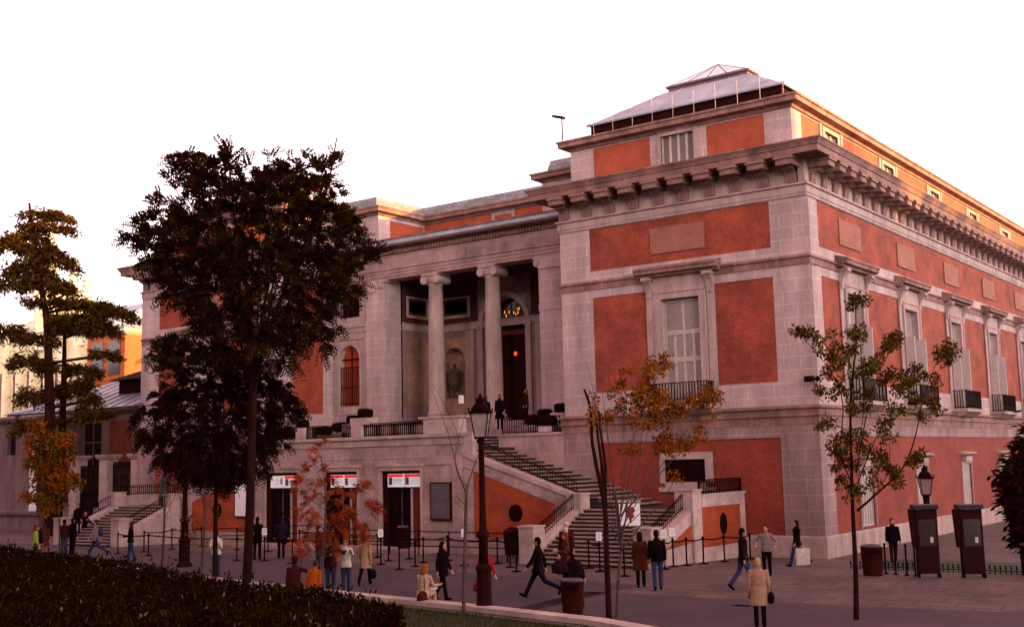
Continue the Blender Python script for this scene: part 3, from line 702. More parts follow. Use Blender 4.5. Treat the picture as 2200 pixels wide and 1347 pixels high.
for i, (a, b) in enumerate(doors):
    f = MB(); f.fb(PT3, a, a+.3, -.12, -.3, .1, 3.66); f.fb(PT3, b-.08, b, -.12, -.3, .1, 3.66); f.fb(PT3, a, b, -.12, -.3, 3.56, 3.66)
    o = f.build('door', WOOD, TER)
    v = MB(); v.fb(PT3, a, b, -.58, -.59, .1, 3.66); v.build('doorway', BLACK, o)
    g_ = MB(); wv = b-a-.38; x0 = a+.3
    for (p, q, mi) in ((0, .3, 0), (.3, .36, 1), (.36, .58, 0), (.6, .66, 1), (.68, .99, 2)):
        g_.mi = mi; g_.fb(PT3, x0+wv*p, x0+wv*q, -.3-.02*mi, -.34-.02*mi, .12, 2.85)
    g_.mi = 0; g_.build('door_leaf', [GLASS, PAINT, mat('dim_red_hall', (.12, .01, .004), emit=(.12, .006, .0), est=.25, var=.2)], o)
    gr = MB()
    for k in range(9): u = x0+wv*.58*k/8; gr.fb(PT3, u-.02, u+.02, -.2, -.24, .12, 2.85)
    for z in (.95, 1.7, 2.8): gr.fb(PT3, x0, x0+wv*.6, -.19, -.25, z-.03, z+.03)
    gr.build('grille', IRON, o)
    # two lit exhibition boxes above each door
    mid_ = x0+wv*.5
    for j, (p, q) in enumerate(((x0+.02, mid_-.05), (mid_+.05, b-.1))):
        sb = MB(); sb.fb(PT3, p, q, -.1, -.2, 2.93, 3.52); so_ = sb.build('lit_sign', mat('sign_face', (.6, .56, .58), emit=(.62, .55, .58), est=.55), o)
        h = MB(); 
        if not (i == 0 and j == 0): h.fb(PT3, p, q, -.09, -.098, 3.38, 3.5)
        if h.v: h.build('sign_header', mat('sign_red', (.6, .01, .01), emit=(.7, .008, .012), est=.8), so_)
        t = MB(); u0 = p+(q-p)*(.05 if j else .08)
        t.fb(PT3, u0, u0+(q-p)*.22, -.09, -.099, 3.03, 3.36)
        if i == 0 and j == 0: t = MB(); t.fb(PT3, q-.22, q-.06, -.09, -.099, 3.1, 3.4)
        t.build('sign_picture', mat('sign_dark' if not (i == 0 and j == 0) else 'sign_pink', (.12, .05, .07) if not (i == 0 and j == 0) else (.6, .2, .2)), so_)
        ln = MB(); 
        for z in (3.3, 3.24, 3.18, 3.1): ln.fb(PT3, p+(q-p)*.36, q-.08 if not (i == 0 and j == 0) else q-.3, -.09, -.0985, z-.008, z+.008)
        ln.build('sign_lines', mat('sign_grey', (.3, .25, .28)), so_)
# poster panels
p = MB(); p.fb(PT3, -16.41, -15.25, .02, .12, 1.48, 3.13); o = p.build('poster_case', IRONR, TER)
p = MB(); p.fb(PT3, -16.35, -15.31, .12, .126, 1.56, 3.07); po = p.build('poster', mat('grey_poster', (.10, .065, .085), rough=.5, var=.1), o)
l = MB()
for z, a, b in ((3.0, .05, .2), (2.93, .05, .5), (2.72, .45, .55), (2.5, .2, .8), (2.42, .2, .7), (2.2, .15, .9), (2.12, .15, .8), (2.04, .15, .85), (1.9, .15, .8), (1.8, .15, .6)):
    l.fb(PT3, -16.35+1.04*a, -16.35+1.04*b, .126, .128, z-.01, z+.01)
l.build('poster_lines', mat('poster_ink', (.2, .14, .17)), po)
p = MB(); p.fb(PT3, -29.3, -27.85, .08, .14, 1.5, 3.2); o = p.build('poster_case', IRON, TER)
p = MB(); p.fb(PT3, -29.23, -27.95, .14, .146, 1.56, 3.14); p.build('poster', WHITE, o)
p = MB(); p.fb(PT3, -28.15, -28.0, .146, .15, 1.7, 2.3)
p.build('poster_figure', mat('black_ink', (.02, .01, .01)), o)
# balustrade of the terrace
def rail(P, u0, u1, z0, z1, parent, d=0, step=.13, name='railing'):
    r = MB(); e = .016
    for z in (z0+.07, z1-.1, z1): r.fb(P, u0, u1, d-.02, d+.02, z-.018, z+.018)
    n = max(2, int(abs(u1-u0)/step))
    for k in range(n+1):
        u = u0+(u1-u0)*k/n; ee = e*1.8 if k in (0, n) else e
        r.fb(P, u-ee, u+ee, d-ee, d+ee, z0, z1)
    return r.build(name, IRON, parent)
PR = lambda u, d, z: (u, TF+.12-d, z)
peds = [(-28.0, -27.3), (-24.9, -24.35), (-21.2, -20.55), (-16.75, -14.75)]
for (a, b), (c, d) in zip(peds, peds[1:]): rail(PR, b, c, 5.24, 5.84, TER)
for i, (a, b) in enumerate(peds):
    q = MB(); q.box(a, b, TF-.1, TF+.45, 5.24, 5.8 if i in (1, 2) else 5.92)
    if i == 3: q.box(-17.0, -14.6, TF-.15, TF+.5, 5.92, 6.0)
    q.build('pedestal', PALE, TER)
PR2 = lambda u, d, z: (u, 1.4-d, z)
rail(PR2, -26.9, -18.9, 5.24, 6.0, TER)
# stairs: right group, and the left group mirrored about the axis x = -21.3
def stairs(mir, lab):
    X = (lambda x: MX-x) if mir else (lambda x: x)
    T = thing('staircase', lab, 'staircase', group=None)
    def bx(m, x0, x1, y0, y1, z0, z1):
        a, b = sorted((X(x0), X(x1))); m.box(a, b, y0, y1, z0, z1)
    st = MB(); tr_ = MB()
    # lower flight, towards the square
    n = 14; z0, z1 = .18, 2.02; yT, yB = -4.15, -7.75
    rise = (z1-z0)/n; tr = (yT-yB)/(n-1)
    for k in range(n):
        bx(st, -8.3, -4.0, yB+tr*k, yT+.02+(.5 if k == n-1 else 0), z0+rise*k-(.4 if k == 0 else 0), z0+rise*(k+1)-.03)
        bx(tr_, -8.3, -4.0, yB+tr*k-.045, yT+.4, z0+rise*(k+1)-.05, z0+rise*(k+1))
    bx(st, -8.9, -3.35, -3.8, 0, -.2, 2.0)
    # upper flight along the pavilion
    n = 17; x0, x1 = -7.1, -14.9; rz_ = (4.6-2.0)/n; tr = (x1-x0)/(n-1)
    for k in range(n):
        bx(st, x0+tr*k, x1-.5, -3.35, .05, 2.0+rz_*k-.02, 2.0+rz_*(k+1)-.03)
        bx(tr_, x0+tr*k+.045, x1-.5, -3.35, .04, 2.0+rz_*(k+1)-.05, 2.0+rz_*(k+1))
    bx(st, -18.7, -14.6, -3.3, 1.6, 2.0, 4.6)
    # top flight up to the loggia
    for k in range(4):
        bx(st, -18.7, -15.5, 0+.4*k, 2, 4.6+.15*k, 4.6+.15*(k+1)-.02); bx(tr_, -18.7, -15.5, .4*k-.04, 2, 4.6+.15*(k+1)-.045, 4.6+.15*(k+1))
    st.build('risers', mat('dirty_shaded_riser_stone', (.05, .012, .012), var=.2, scale=2), T)  # dark tone holds riser dirt and the shadow under each tread edge
    tr_.build('treads', mat('worn_step_stone', (.34, .23, .21), var=.2, scale=2, col2=(.28, .18, .165)), T)
    # wedge wall under the upper flight
    pts = [(-14.6, -.2), (-14.6, 4.55), (-14.38, 4.3), (-8.9, 2.5), (-8.9, -.2)]
    w_ = MB(); P = lambda u, d, z: (X(u), -3.8-d, z)
    def pol(m, P, pts, d0, d1):
        k = len(pts); m.add([P(u, d0, z) for u, z in pts]+[P(u, d1, z) for u, z in pts], [tuple(range(k)), tuple(range(2*k-1, k-1, -1))]+[(i, (i+1) % k, k+(i+1) % k, k+i) for i in range(k)])
    pol(w_, P, [(-14.6, -.2), (-14.6, 4.3), (-14.3, 4.25), (-8.9, 2.5), (-8.9, -.2)], -.4, -.02)
    w_.build('wall', PALE, T)
    b_ = MB(); pol(b_, P, [(-14.05, .75), (-14.05, 3.6), (-9.85, 2.22), (-9.85, .75)], -.02, .008); b_.build('brick_panel', BRICKD, T)
    b_ = MB(); pol(b_, P, [(-14.6, -.2), (-14.6, 3.6), (-14.06, 3.6), (-14.06, -.2)], -.02, .03); pol(b_, P, [(-9.84, -.2), (-9.84, 2.2), (-8.9, 1.9), (-8.9, -.2)], -.02, .03)
    pol(b_, P, [(-14.06, -.2), (-14.06, .74), (-9.84, .74), (-9.84, -.2)], -.02, .03)
    pol(b_, P, [(-14.6, 3.78), (-14.6, 4.3), (-14.35, 4.24), (-8.9, 2.44), (-8.9, 1.9)], -.02, .03); b_.build('stone_border', STONED, T)
    c_p = MB(); pol(c_p, P, [(-14.5, 4.22), (-14.5, 4.38), (-14.3, 4.38), (-8.88, 2.58), (-8.88, 2.42)], -.45, .1); c_p.build('coping', PALE, T)
    oc = MB(); c = [(-11.85+.37*math.cos(2*math.pi*k/20), 1.82+.37*math.sin(2*math.pi*k/20)) for k in range(20)]; pol(oc, P, c, 0, .014); ocu = oc.build('oculus', BLACK, T)
    rg = MB()
    for k in range(20):
        q0 = 2*math.pi*k/20; q1 = 2*math.pi*(k+1)/20
        rg.quad(*[P(-11.85+rr*math.cos(q), .02, 1.82+rr*math.sin(q)) for rr, q in ((.37, q0), (.45, q0), (.45, q1), (.37, q1))])
    rg.build('oculus_frame', BRICKD, ocu)
    gr = MB()
    for k in range(-2, 3): gr.tube([P(-11.85+.12*k, .016, 1.5), P(-11.85+.12*k, .016, 2.14)], .012, 4)
    gr.build('grille', IRONR, ocu)
    # pedestals and parapets
    for q, cap in (((-8.9, -8.25, -4.4, -3.7, -.2, 2.6), .06), ((-4.05, -3.3, -4.4, -3.7, -.2, 2.72), .06), ((-8.96, -8.3, -7.6, -6.85, -.2, 1.5), .06), ((-4.0, -3.3, -7.6, -6.85, -.2, 1.5), .06), ((-14.65, -14.05, -3.85, -3.35, 4.3, 5.2), .07)):
        pd = MB(); bx(pd, *q); bx(pd, q[0]-.04, q[1]+.04, q[2]-.04, q[3]+.04, q[5], q[5]+cap); pd.build('pedestal', PALE, T)
    for a, b in ((-8.85, -8.32), (-3.95, -3.4)):
        pp = MB()
        pol(pp, lambda u, d, z: (X(d), u, z), [(-4.4, -.2), (-4.4, 2.0), (-6.9, .95), (-6.9, -.2)], a, b)
        pp.build('parapet', PALE, T)
    tb = MB(); pol(tb, lambda u, d, z: (X(d), u, z), [(-4.42, .85), (-4.42, 1.5), (-6.4, .72)], -3.39, -3.37); tb.build('brick_panel', BRICKD, T)
    # landing side wall with oculus
    Q = lambda u, d, z: (X(-3.3+d), u, z)
    lw_ = MB(); lw_.fb(Q, -3.7, .05, -.3, -.02, -.2, 2.5); lw_.fb(Q, -3.7, -.45, -.02, .02, 2.1, 2.5); lw_.fb(Q, -3.7, .0, -.02, .02, -.2, .6); lw_.fb(Q, -.45, .0, -.02, .02, .6, 2.5)
    lw_.fb(Q, -3.7, .05, -.35, .06, 2.5, 2.58); lw_.build('wall', PALE, T)
    lb = MB(); lb.fb(Q, -3.7, -.45, -.02, -.005, .6, 2.1); lb.build('brick_panel', BRICKD, T)
    o2 = MB(); pol(o2, Q, [(-1.95+.33*math.cos(2*math.pi*k/20), 1.4+.42*math.sin(2*math.pi*k/20)) for k in range(20)], -.005, .0); oo = o2.build('oculus', BLACK, T)
    rg = MB()
    for k in range(20):
        q0 = 2*math.pi*k/20; q1 = 2*math.pi*(k+1)/20
        rg.quad(*[Q(-1.95+.33*rr*math.cos(q), .008, 1.4+.42*rr*math.sin(q)) for rr, q in ((1, q0), (1.22, q0), (1.22, q1), (1, q1))])
    rg.build('oculus_frame', BRICK, oo)
    rail(lambda u, d, z: (X(-3.45+d), u, z), -3.6, .0, 2.58, 3.1, T)
    # sloping iron rails
    r = MB()
    for z in (.08, .42, .5): r.tube([(X(-14.1), -3.55, 4.42+z), (X(-8.95), -3.55, 2.62+z)], .02, 5)
    for k in range(41):
        t_ = k/40; x = -14.1+5.15*t_; z = 4.42-1.8*t_; r.tube([(X(x), -3.55, z), (X(x), -3.55, z+.5)], .013, 4)
    r.build('handrail', IRON, T)
    for xx in (-8.55, -3.7):
        r = MB()
        for z in (.08, .48, .56): r.tube([(X(xx), -4.45, 2.05+z), (X(xx), -6.85, 1.02+z)], .02, 5)
        for k in range(17):
            t_ = k/16; y = -4.45-2.4*t_; zz = 2.05-1.03*t_; r.tube([(X(xx), y, zz-.03), (X(xx), y, zz+.56)], .014, 4)
        r.build('handrail', IRON, T)
    # cheek wall and stepped blocks beside the loggia steps
    ck = MB(); bx(ck, -15.5, -11.9, -.02, 4.4, .0, 5.16); bx(ck, -15.55, -11.9, -.08, .35, 5.1, 5.22)
    ck.build('wall', STONED, T)
    P5 = lambda u, d, z: (X(u), .1-d, z)
    rail(P5, -15.35, -12.15, 5.22, 5.95, T)
    return T
stairs(False, 'stone double staircase under the right pavilion with brick flanks and round openings')
stairs(True, 'stone double staircase under the left pavilion partly hidden by dark trees')
# planters with clipped box balls on the stepped blocks
LEAFD = mat('clipped_box_leaf', (.02, .006, .002), var=.3, scale=12, col2=(.012, .002, .001), spec=.02)
def boxball(x, y, z, rr, label, ph=.0, pw=None):
    rr *= 1.2
    t = thing('box_shrub', label, 'shrub', (x, y, z), group='clipped box shrubs on the terrace')
    b = MB(); random.seed(int(abs(x*100+y*10)))
    n = 16
    pr = [(rr*.55, 0), (rr*.95, rr*.15), (rr*1.05, rr*.6), (rr*1.0, rr*1.0), (rr*.75, rr*1.2), (.02, rr*1.28)]
    b.lathe(pr, (0, 0, ph), n); b.v = [(p[0]*random.uniform(.95, 1.05), p[1]*random.uniform(.95, 1.05), p[2]+random.uniform(-.01, .01)) for p in b.v]
    for _ in range(260):
        q = random.uniform(0, 6.28); zz = random.uniform(.1, 1.28)*rr; r2 = rr*(1.03 if zz < rr else .9); s = .025
        c = Vector((r2*math.cos(q), r2*math.sin(q), ph+zz)); u = Vector((random.uniform(-1, 1), random.uniform(-1, 1), random.uniform(-1, 1))).normalized()*s; v = u.orthogonal().normalized()*s
        b.quad(c-u, c-v, c+u, c+v)
    b.build('foliage', LEAFD, t)
    if ph > 0:
        p = MB(); p.box(-rr*.8, rr*.8, -rr*.8, rr*.8, 0, ph); p.build('planter', PALE, t)
    return t
blk = MB(); blk.box(-21.3, -20.2, TF-.05, TF+.7, 5.8, 6.12)
tag(blk.build('planter_block', PALE), 'pale stepped stone block at the terrace rail right of centre', 'stone block')
blk = MB(); blk.box(-22.2, -21.3, TF+.3, TF+1.0, 5.5, 5.88)
tag(blk.build('planter_block', PALE), 'lower pale stone block left of the stepped block on the terrace', 'stone block')
boxball(-20.65, TF+.3, 6.12, .29, 'clipped box shrub on the higher pale block of the terrace', .0)
boxball(-21.7, TF+.6, 5.88, .27, 'clipped box shrub on the lower pale block of the terrace', .0)
boxball(-22.75, TF+.75, 5.55, .3, 'clipped box shrub standing just left of the pale terrace blocks', .0)
boxball(-23.6, TF+.6, 5.3, .28, 'clipped box shrub behind the middle stretch of terrace railing', .1)
boxball(-24.65, TF+.12, 5.8, .26, 'clipped box shrub on the small stone pier of the terrace rail', .0)
boxball(-26.2, TF+.5, 5.25, .3, 'clipped box shrub at the far left stretch of terrace railing', .1)
blk = MB(); blk.box(-13.0, -12.0, .6, 1.4, 5.22, 6.1)
tag(blk.build('planter_block', STONEP), 'grey stone block against the right pavilion beside the loggia steps', 'stone block')
boxball(-12.6, 1.0, 6.1, .3, 'clipped box shrub high on the stone block by the right pavilion', .0)
boxball(-13.55, 1.0, 5.9, .28, 'clipped box shrub in a pale pot left of the stone block', .0)
boxball(-12.9, .25, 5.25, .33, 'clipped box shrub right behind the loggia step railing', .25)
boxball(-14.4, 1.2, 5.5, .33, 'clipped box shrub at the head of the loggia steps', .1)
blk = MB(); blk.box(-13.75, -13.35, .85, 1.2, 5.22, 5.9)
tag(blk.build('stone_pot', PALE), 'small pale stone pot under a box shrub beside the loggia', 'stone pot')
# ------------------------------------------------------------------ surroundings
AX = Vector((.805, .593, 0)); BX = Vector((-.593, .805, 0))
AN_ = thing('annex_building', 'low brick building with a hipped grey roof beyond the left pavilion', 'building')
P6 = lambda u, d, z: (u, 6-d, z)
b = MB(); b.box(-66, -43.2, 6.4, 20, 0, 8.2); b.build('inner_wall', BLACK, AN_)
DKST = mat('brown_stone', (.2, .11, .095), var=.2)
b = MB(); b.wall(P6, 0, -66, -43.2, 0, 8.2, [(-64.5, -62, 4.2, 7.3), (-60.8, -58.3, 4.2, 7.3), (-57.2, -55.1, 4.2, 7.3), (-54.2, -51.6, 4.0, 7.4), (-50.5, -48.3, 4.2, 7.3)], .15); b.build('wall', DKST, AN_)
for q in ((-60.8, -58.3), (-54.2, -51.6)): b = MB(); b.fb(P6, q[0], q[1], -.05, -.1, 4.0, 7.4); b.build('brick_panel', mat('dusky_brick', (.2, .03, .012), var=.2), AN_)
for q in ((-64.5, -62), (-57.2, -55.1), (-50.5, -48.3)):
    b = MB(); b.fb(P6, q[0], q[1], -.1, -.14, 4.2, 7.3); o = b.build('window', GLASS, AN_); b = MB(); c = sum(q)/2; b.fb(P6, c-.04, c+.04, -.05, -.1, 4.2, 7.3); b.fb(P6, q[0], q[1], -.05, -.1, 5.9, 6.0); b.build('frame', DKST, o)
b = MB(); b.prof(P6, -66.4, -43.2, [(0, 7.8), (.2, 7.9), (.5, 8.1), (.55, 8.3), (0, 8.3)]); b.prof(P6, -66.2, -43.2, [(0, 3.5), (.1, 3.5), (.12, 3.75), (0, 3.8)]); b.build('cornice', DKST, AN_)
b = MB(); b.hexa([(-67, 5.3, 8.3), (-43.2, 5.3, 8.3), (-43.2, 21, 8.3), (-67, 21, 8.3), (-61, 12, 11.0), (-49, 12, 11.0), (-49, 14, 11.0), (-61, 14, 11.0)])
for k in range(18):
    x = -66+1.3*k; f_ = max(0, min(1, (x+67)/6)); b.tube([(x, 5.3, 8.34), (min(-49, max(-61, x)), 5.3+6.7*f_, 8.34+2.7*f_)], .035, 4)
b.build('roof', ZINC, AN_)
b = MB(); b.box(-56, -50, 8.0, 15, 8.3, 10.4); b.hexa([(-56.6, 7.4, 10.4), (-49.6, 7.4, 10.4), (-49.6, 15, 10.4), (-56.6, 15, 10.4), (-55, 10, 11.4), (-51, 10, 11.4), (-51, 14, 11.4), (-55, 14, 11.4)])
b.build('roof_lantern', IRONR, AN_)
# grey wing with banner at the left edge
GW = thing('grey_pavilion', 'grey stone low pavilion behind the orange tree at the left edge', 'building')
P3 = lambda u, d, z: (u, 3.0-d, z)
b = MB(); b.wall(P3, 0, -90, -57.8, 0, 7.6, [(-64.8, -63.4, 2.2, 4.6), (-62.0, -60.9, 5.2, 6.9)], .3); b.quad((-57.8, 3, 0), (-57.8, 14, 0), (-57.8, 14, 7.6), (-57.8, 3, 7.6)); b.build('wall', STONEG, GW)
b = MB(); b.sweep([(-90, 3), (-57.8, 3), (-57.8, 14)], [(0, 7.4), (.2, 7.5), (.35, 7.7), (.35, 7.85), (-.4, 8.0), (-.4, 7.4)]); b.sweep([(-90, 3), (-57.8, 3), (-57.8, 14)], [(0, 1.0), (.25, 1.0), (.3, 1.2), (0, 1.3)]); b.build('cornice', STONEG, GW)
b = MB(); b.fb(P3, -64.8, -63.4, -.28, -.3, 2.2, 4.6); b.build('window', GLASS, GW); b = MB(); b.fb(P3, -62, -60.9, -.28, -.3, 5.2, 6.9); b.build('window', GLASS, GW)
b = MB(); b.box(-89, -58.5, 3.6, 14, 0, 7.5); b.build('inner_wall', BLACK, GW)
b = MB(); b.box(-58.6, -57.7, 2.7, 2.74, 1.3, 7.0); tag(b.build('wall_banner', WHITE), 'long pale vertical banner hanging on the grey pavilion wall', 'banner')
# gate with banded pillars
def pillar(x, y, label):
    t = thing('gate_pillar', label, 'gate pillar', (x, y, 0), group='banded pillars of the iron gate')
    m = MB()
    for k in range(6): m.box(-.42, .42, -.42, .42, 1.9+.47*k, 1.9+.47*k+.45)
    m.box(-.38, .38, -.38, .38, 0, 4.7); m.build('shaft', PALE, t)
    m = MB(); m.box(-.55, .55, -.55, .55, 4.7, 4.82); m.box(-.62, .62, -.62, .62, 4.82, 4.98); m.build('cap', STONED, t)
pillar(-48.4, 2, 'banded pale gate pillar left of the dark iron gate by the stairs')
pillar(-45.1, 2, 'banded pale gate pillar right of the dark iron gate by the pavilion')
pillar(-52.2, 2.3, 'banded gate pillar far left nearly hidden behind the orange tree')
g = MB()
for k in range(17): x = -47.9+2.4*k/16; g.box(x-.025, x+.025, 1.98, 2.03, 1.4, 4.5)
for z in (1.5, 2.6, 4.2): g.box(-47.95, -45.5, 1.97, 2.04, z-.04, z+.04)
tag(g.build('iron_gate', IRON), 'tall dark iron gate between two banded pale pillars', 'gate')
g = MB()
for k in range(22): x = -51.8+3.0*k/21; g.box(x-.025, x+.025, 2.2, 2.25, .2, 4.3)
for z in (.5, 2.4, 4.0): g.box(-51.8, -48.8, 2.19, 2.26, z-.04, z+.04)
tag(g.build('iron_gate', IRON), 'dark iron gate leaf left of the banded pillars', 'gate')
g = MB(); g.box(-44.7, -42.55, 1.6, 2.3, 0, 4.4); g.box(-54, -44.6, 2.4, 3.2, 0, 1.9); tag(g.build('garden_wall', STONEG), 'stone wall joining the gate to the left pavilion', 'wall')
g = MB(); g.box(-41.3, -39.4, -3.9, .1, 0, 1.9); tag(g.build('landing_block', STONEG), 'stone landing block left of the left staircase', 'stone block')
# dark bronze statue on its block by the left stairs
st_ = MB()
st_.lathe([(.3, 0), (.34, .3), (.3, .8), (.24, 1.1), (.3, 1.4), (.24, 1.55), (.09, 1.62)], n=14, sx=1, sy=.7); st_.ball((0, .04, 1.75), .12, .13, .16)
st_.tube([(.27, 0, 1.45), (.36, .1, 1.15), (.2, .28, 1.1)], [.09, .07, .05]); st_.tube([(-.27, 0, 1.45), (-.4, .05, 1.1), (-.32, .2, .85)], [.09, .07, .05])
so_ = st_.build('bronze_statue', mat('dark_bronze', (.03, .02, .03), rough=.5, metal=.3), None, True, (-35.4, -3.6, 2.0))
tag(so_, 'dark bronze standing figure on the landing of the left stairs', 'statue')
# sunlit church far behind
CH = thing('distant_church', 'sunlit pale church with slender pinnacled spires behind the cedar', 'church')
GOLD = mat('sunlit_cream_stone', (.75, .62, .4), var=.12, scale=.3)
b = MB(); b.box(-240, -193, 100, 130, 0, 33); b.box(-236, -210, 106, 130, 33, 38); b.build('wall', GOLD, CH)
def spire(x, y, zb, zt, w_):
    m = MB(); m.lathe([(w_, 0), (w_, (zt-zb)*.35), (w_*1.15, (zt-zb)*.37), (w_*.6, (zt-zb)*.42), (w_*.3, (zt-zb)*.75), (.1, zt-zb)], (x, y, zb), 8)
    for k in range(8):
        q = k*math.pi/4; m.lathe([(.35, 0), (.35, 2), (.02, 4.2)], (x+w_*math.cos(q), y+w_*math.sin(q), zb+(zt-zb)*.33), 5)
    for k in range(7): z = zb+(zt-zb)*(.45+.07*k); m.lathe([(.1, -.3), (w_*.6-.3*k*w_*.15+.3, 0), (.1, .3)], (x, y, z), 8)
    m.build('spire', GOLD, CH)
spire(-214, 101, 30, 66, 3.2); spire(-200.5, 101, 30, 46, 2.6); spire(-222, 112, 30, 56, 3)
for k in range(9):
    x = -238+5.4*k; m = MB(); m.box(x-.6, x+.6, 98.5, 100, 0, 32); m.lathe([(.7, 0), (.7, 1.5), (.05, 4.5)], (x, 99.3, 32), 4); m.build('buttress', GOLD, CH)
    m = MB(); m.box(x+1.6, x+3.8, 99.9, 99.98, 8, 26); m.build('window', DKST, CH)
m = MB(); m.hexa([(-241, 99, 33), (-192, 99, 33), (-192, 131, 33), (-241, 131, 33), (-241, 113, 40), (-192, 113, 40), (-192, 117, 40), (-241, 117, 40)]); m.build('roof', ZINC, CH)
CB = thing('cloister_building', 'tall brick block behind the annex glowing orange in the low sun', 'building')
ORB = mat('orange_lit_brick', (.36, .085, .02), kind='brick', bw=.3, bh=.1, col2=(.36, .08, .02), var=.1)
b = MB(); b.box(-108, -100.5, 40, 75, 0, 20.0); b.build('wall', ORB, CB)
for k in range(2):
    x = -107+3.3*k
    for z in (8, 15.2): b = MB(); b.box(x, x+2.3, 39.93, 39.98, z, z+4); b.build('window', GLASS, CB)
b = MB(); b.sweep([(-108, 40), (-100.5, 40), (-100.5, 75)], [(0, 19.9), (.5, 20.2), (.6, 20.6), (-.5, 20.8), (-.5, 19.9)]); b.build('cornice', GOLD, CB)
b = MB(); b.hexa([(-108.5, 39.5, 20.7), (-100, 39.5, 20.7), (-100, 75, 20.7), (-108.5, 75, 20.7), (-106, 44, 22), (-102.5, 44, 22), (-102.5, 70, 22), (-106, 70, 22)]); b.build('roof', ZINC, CB)
# unseen blocks added west, left and behind the viewpoint for evening shade
def block(x0, x1, y0, y1, h, label):
    t = thing('shade_block', label, 'building', ((x0+x1)/2, (y0+y1)/2, 0)); w_, l_ = (x1-x0)/2, (y1-y0)/2
    m = MB(); m.box(-w_, w_, -l_, l_, 0, h); m.build('wall', mat('shade_block_stone', (.10, .06, .055), var=.2), t)
    m = MB()
    for k in range(int(h/3.6)):
        for j in range(int(2*w_/3.4)): x = -w_+1.2+3.4*j; m.box(x, x+1.2, -l_-.02, l_+.02, 1.5+3.6*k, 3.4+3.6*k)
        for j in range(int(2*l_/3.4)): y = -l_+1.2+3.4*j; m.box(-w_-.02, w_+.02, y, y+1.2, 1.5+3.6*k, 3.4+3.6*k)
    m.build('window', GLASS, t)
    m = MB(); m.hexa([(-w_-.5, -l_-.5, h), (w_+.5, -l_-.5, h), (w_+.5, l_+.5, h), (-w_-.5, l_+.5, h), (-w_+3, -l_+3, h+2), (w_-3, -l_+3, h+2), (w_-3, l_-3, h+2), (-w_+3, l_-3, h+2)]); m.build('roof', SLATE, t)
    random.seed(int(x0+y0)); m = MB()
    for k in range(int(l_*2/3.2)): y = -l_+1.5+3.2*k+random.uniform(-.5, .5); q = random.uniform(.5, 1.1); m.box(-w_+2.5, -w_+4, y, y+q, h, h+2+random.uniform(.2, 1.5))
    m.build('dapple_chimney', STONED, t)  # rooftop stacks added to break the sunlight on the attic into patches
hs = [29.3, 30.1, 28.8, 29.8, 28.9, 29.5, 28.7, 29.7, 29.1]
for k, h in enumerate(hs): block(108, 128, -70+30*k+.5, -70+30*k+29.5, h-.6, 'unseen shade block number %s along the western boulevard' % ['one', 'two', 'three', 'four', 'five', 'six', 'seven', 'eight', 'nine'][k])
block(-110, -52, -96, -76, 26, 'long dark unseen shade block left of the viewpoint, behind it')
block(-48, 8, -90, -68, 30, 'long dark unseen shade block directly behind the viewpoint')
block(12, 66, -90, -66, 27, 'long dark unseen shade block right of the viewpoint, behind it')
block(-150, -118, -60, 10, 20, 'dark unseen shade block closing the square far to the left')
# ------------------------------------------------------------------ street furniture
def lantern_lamp(x, y, z, H, label, base_r=.24):
    t = thing('street_lamp', label, 'street lamp', (x, y, z), rz=.5, group='iron street lamps with glass lanterns')
    m = MB(); m.lathe([(base_r*1.4, 0), (base_r*1.4, .08), (base_r*1.15, .14), (base_r, .2), (base_r*.95, .95), (base_r*1.1, 1.0), (base_r*1.1, 1.06), (base_r*.6, 1.16)], n=8); m.build('base', IRONR, t)
    m = MB(); m.lathe([(base_r*.62, 1.1), (base_r*.62, 1.75), (base_r*.85, 1.8), (base_r*.85, 1.88), (base_r*.5, 1.98), (base_r*.42, 2.6), (base_r*.36, H-1.25), (base_r*.6, H-1.2), (base_r*.3, H-1.12)], n=12); m.build('post', IRONR, t, True)
    m = MB(); z0, z1 = H-1.1, H-.52
    m.hexa([(-.13, -.13, z0), (.13, -.13, z0), (.13, .13, z0), (-.13, .13, z0), (-.21, -.21, z1), (.21, -.21, z1), (.21, .21, z1), (-.21, .21, z1)])
    l = m.build('lantern_glass', mat('milky_lamp_glass', (.42, .3, .29), rough=.3), t)
    m = MB()
    for a, b in ((-1, -1), (1, -1), (1, 1), (-1, 1)): m.tube([(a*.135, b*.135, z0-.03), (a*.22, b*.22, z1)], .014, 4)
    m.box(-.15, .15, -.15, .15, z0-.05, z0); m.box(-.27, .27, -.27, .27, z1, z1+.05)
    for a in (-1, 1):
        for b in (-1, 1): m.tube([(a*.24, b*.24, z1+.04), (a*.27, b*.27, z1+.14)], .02, 4)
    m.tube([(0, 0, H-1.15), (0, 0, z0)], .05); m.build('lantern_frame', IRON, l)
    m = MB(); m.lathe([(.25, z1+.05), (.24, z1+.12), (.17, z1+.22), (.12, z1+.27), (.1, z1+.33), (.13, z1+.36), (.06, z1+.4), (.02, z1+.5)], n=12); m.build('lantern_roof', IRON, t)
    return t
lantern_lamp(-.76, -20.34, .35, 5.35, 'tall iron street lamp in the centre foreground beside the low wall', .19)
lantern_lamp(-21.95, -12.74, gz(-12.7), 5.3, 'dark street lamp at the left behind the hedge and dark trees')
lantern_lamp(3.6, .9, 0, 3.5, 'small street lamp at the right before the long brick side')
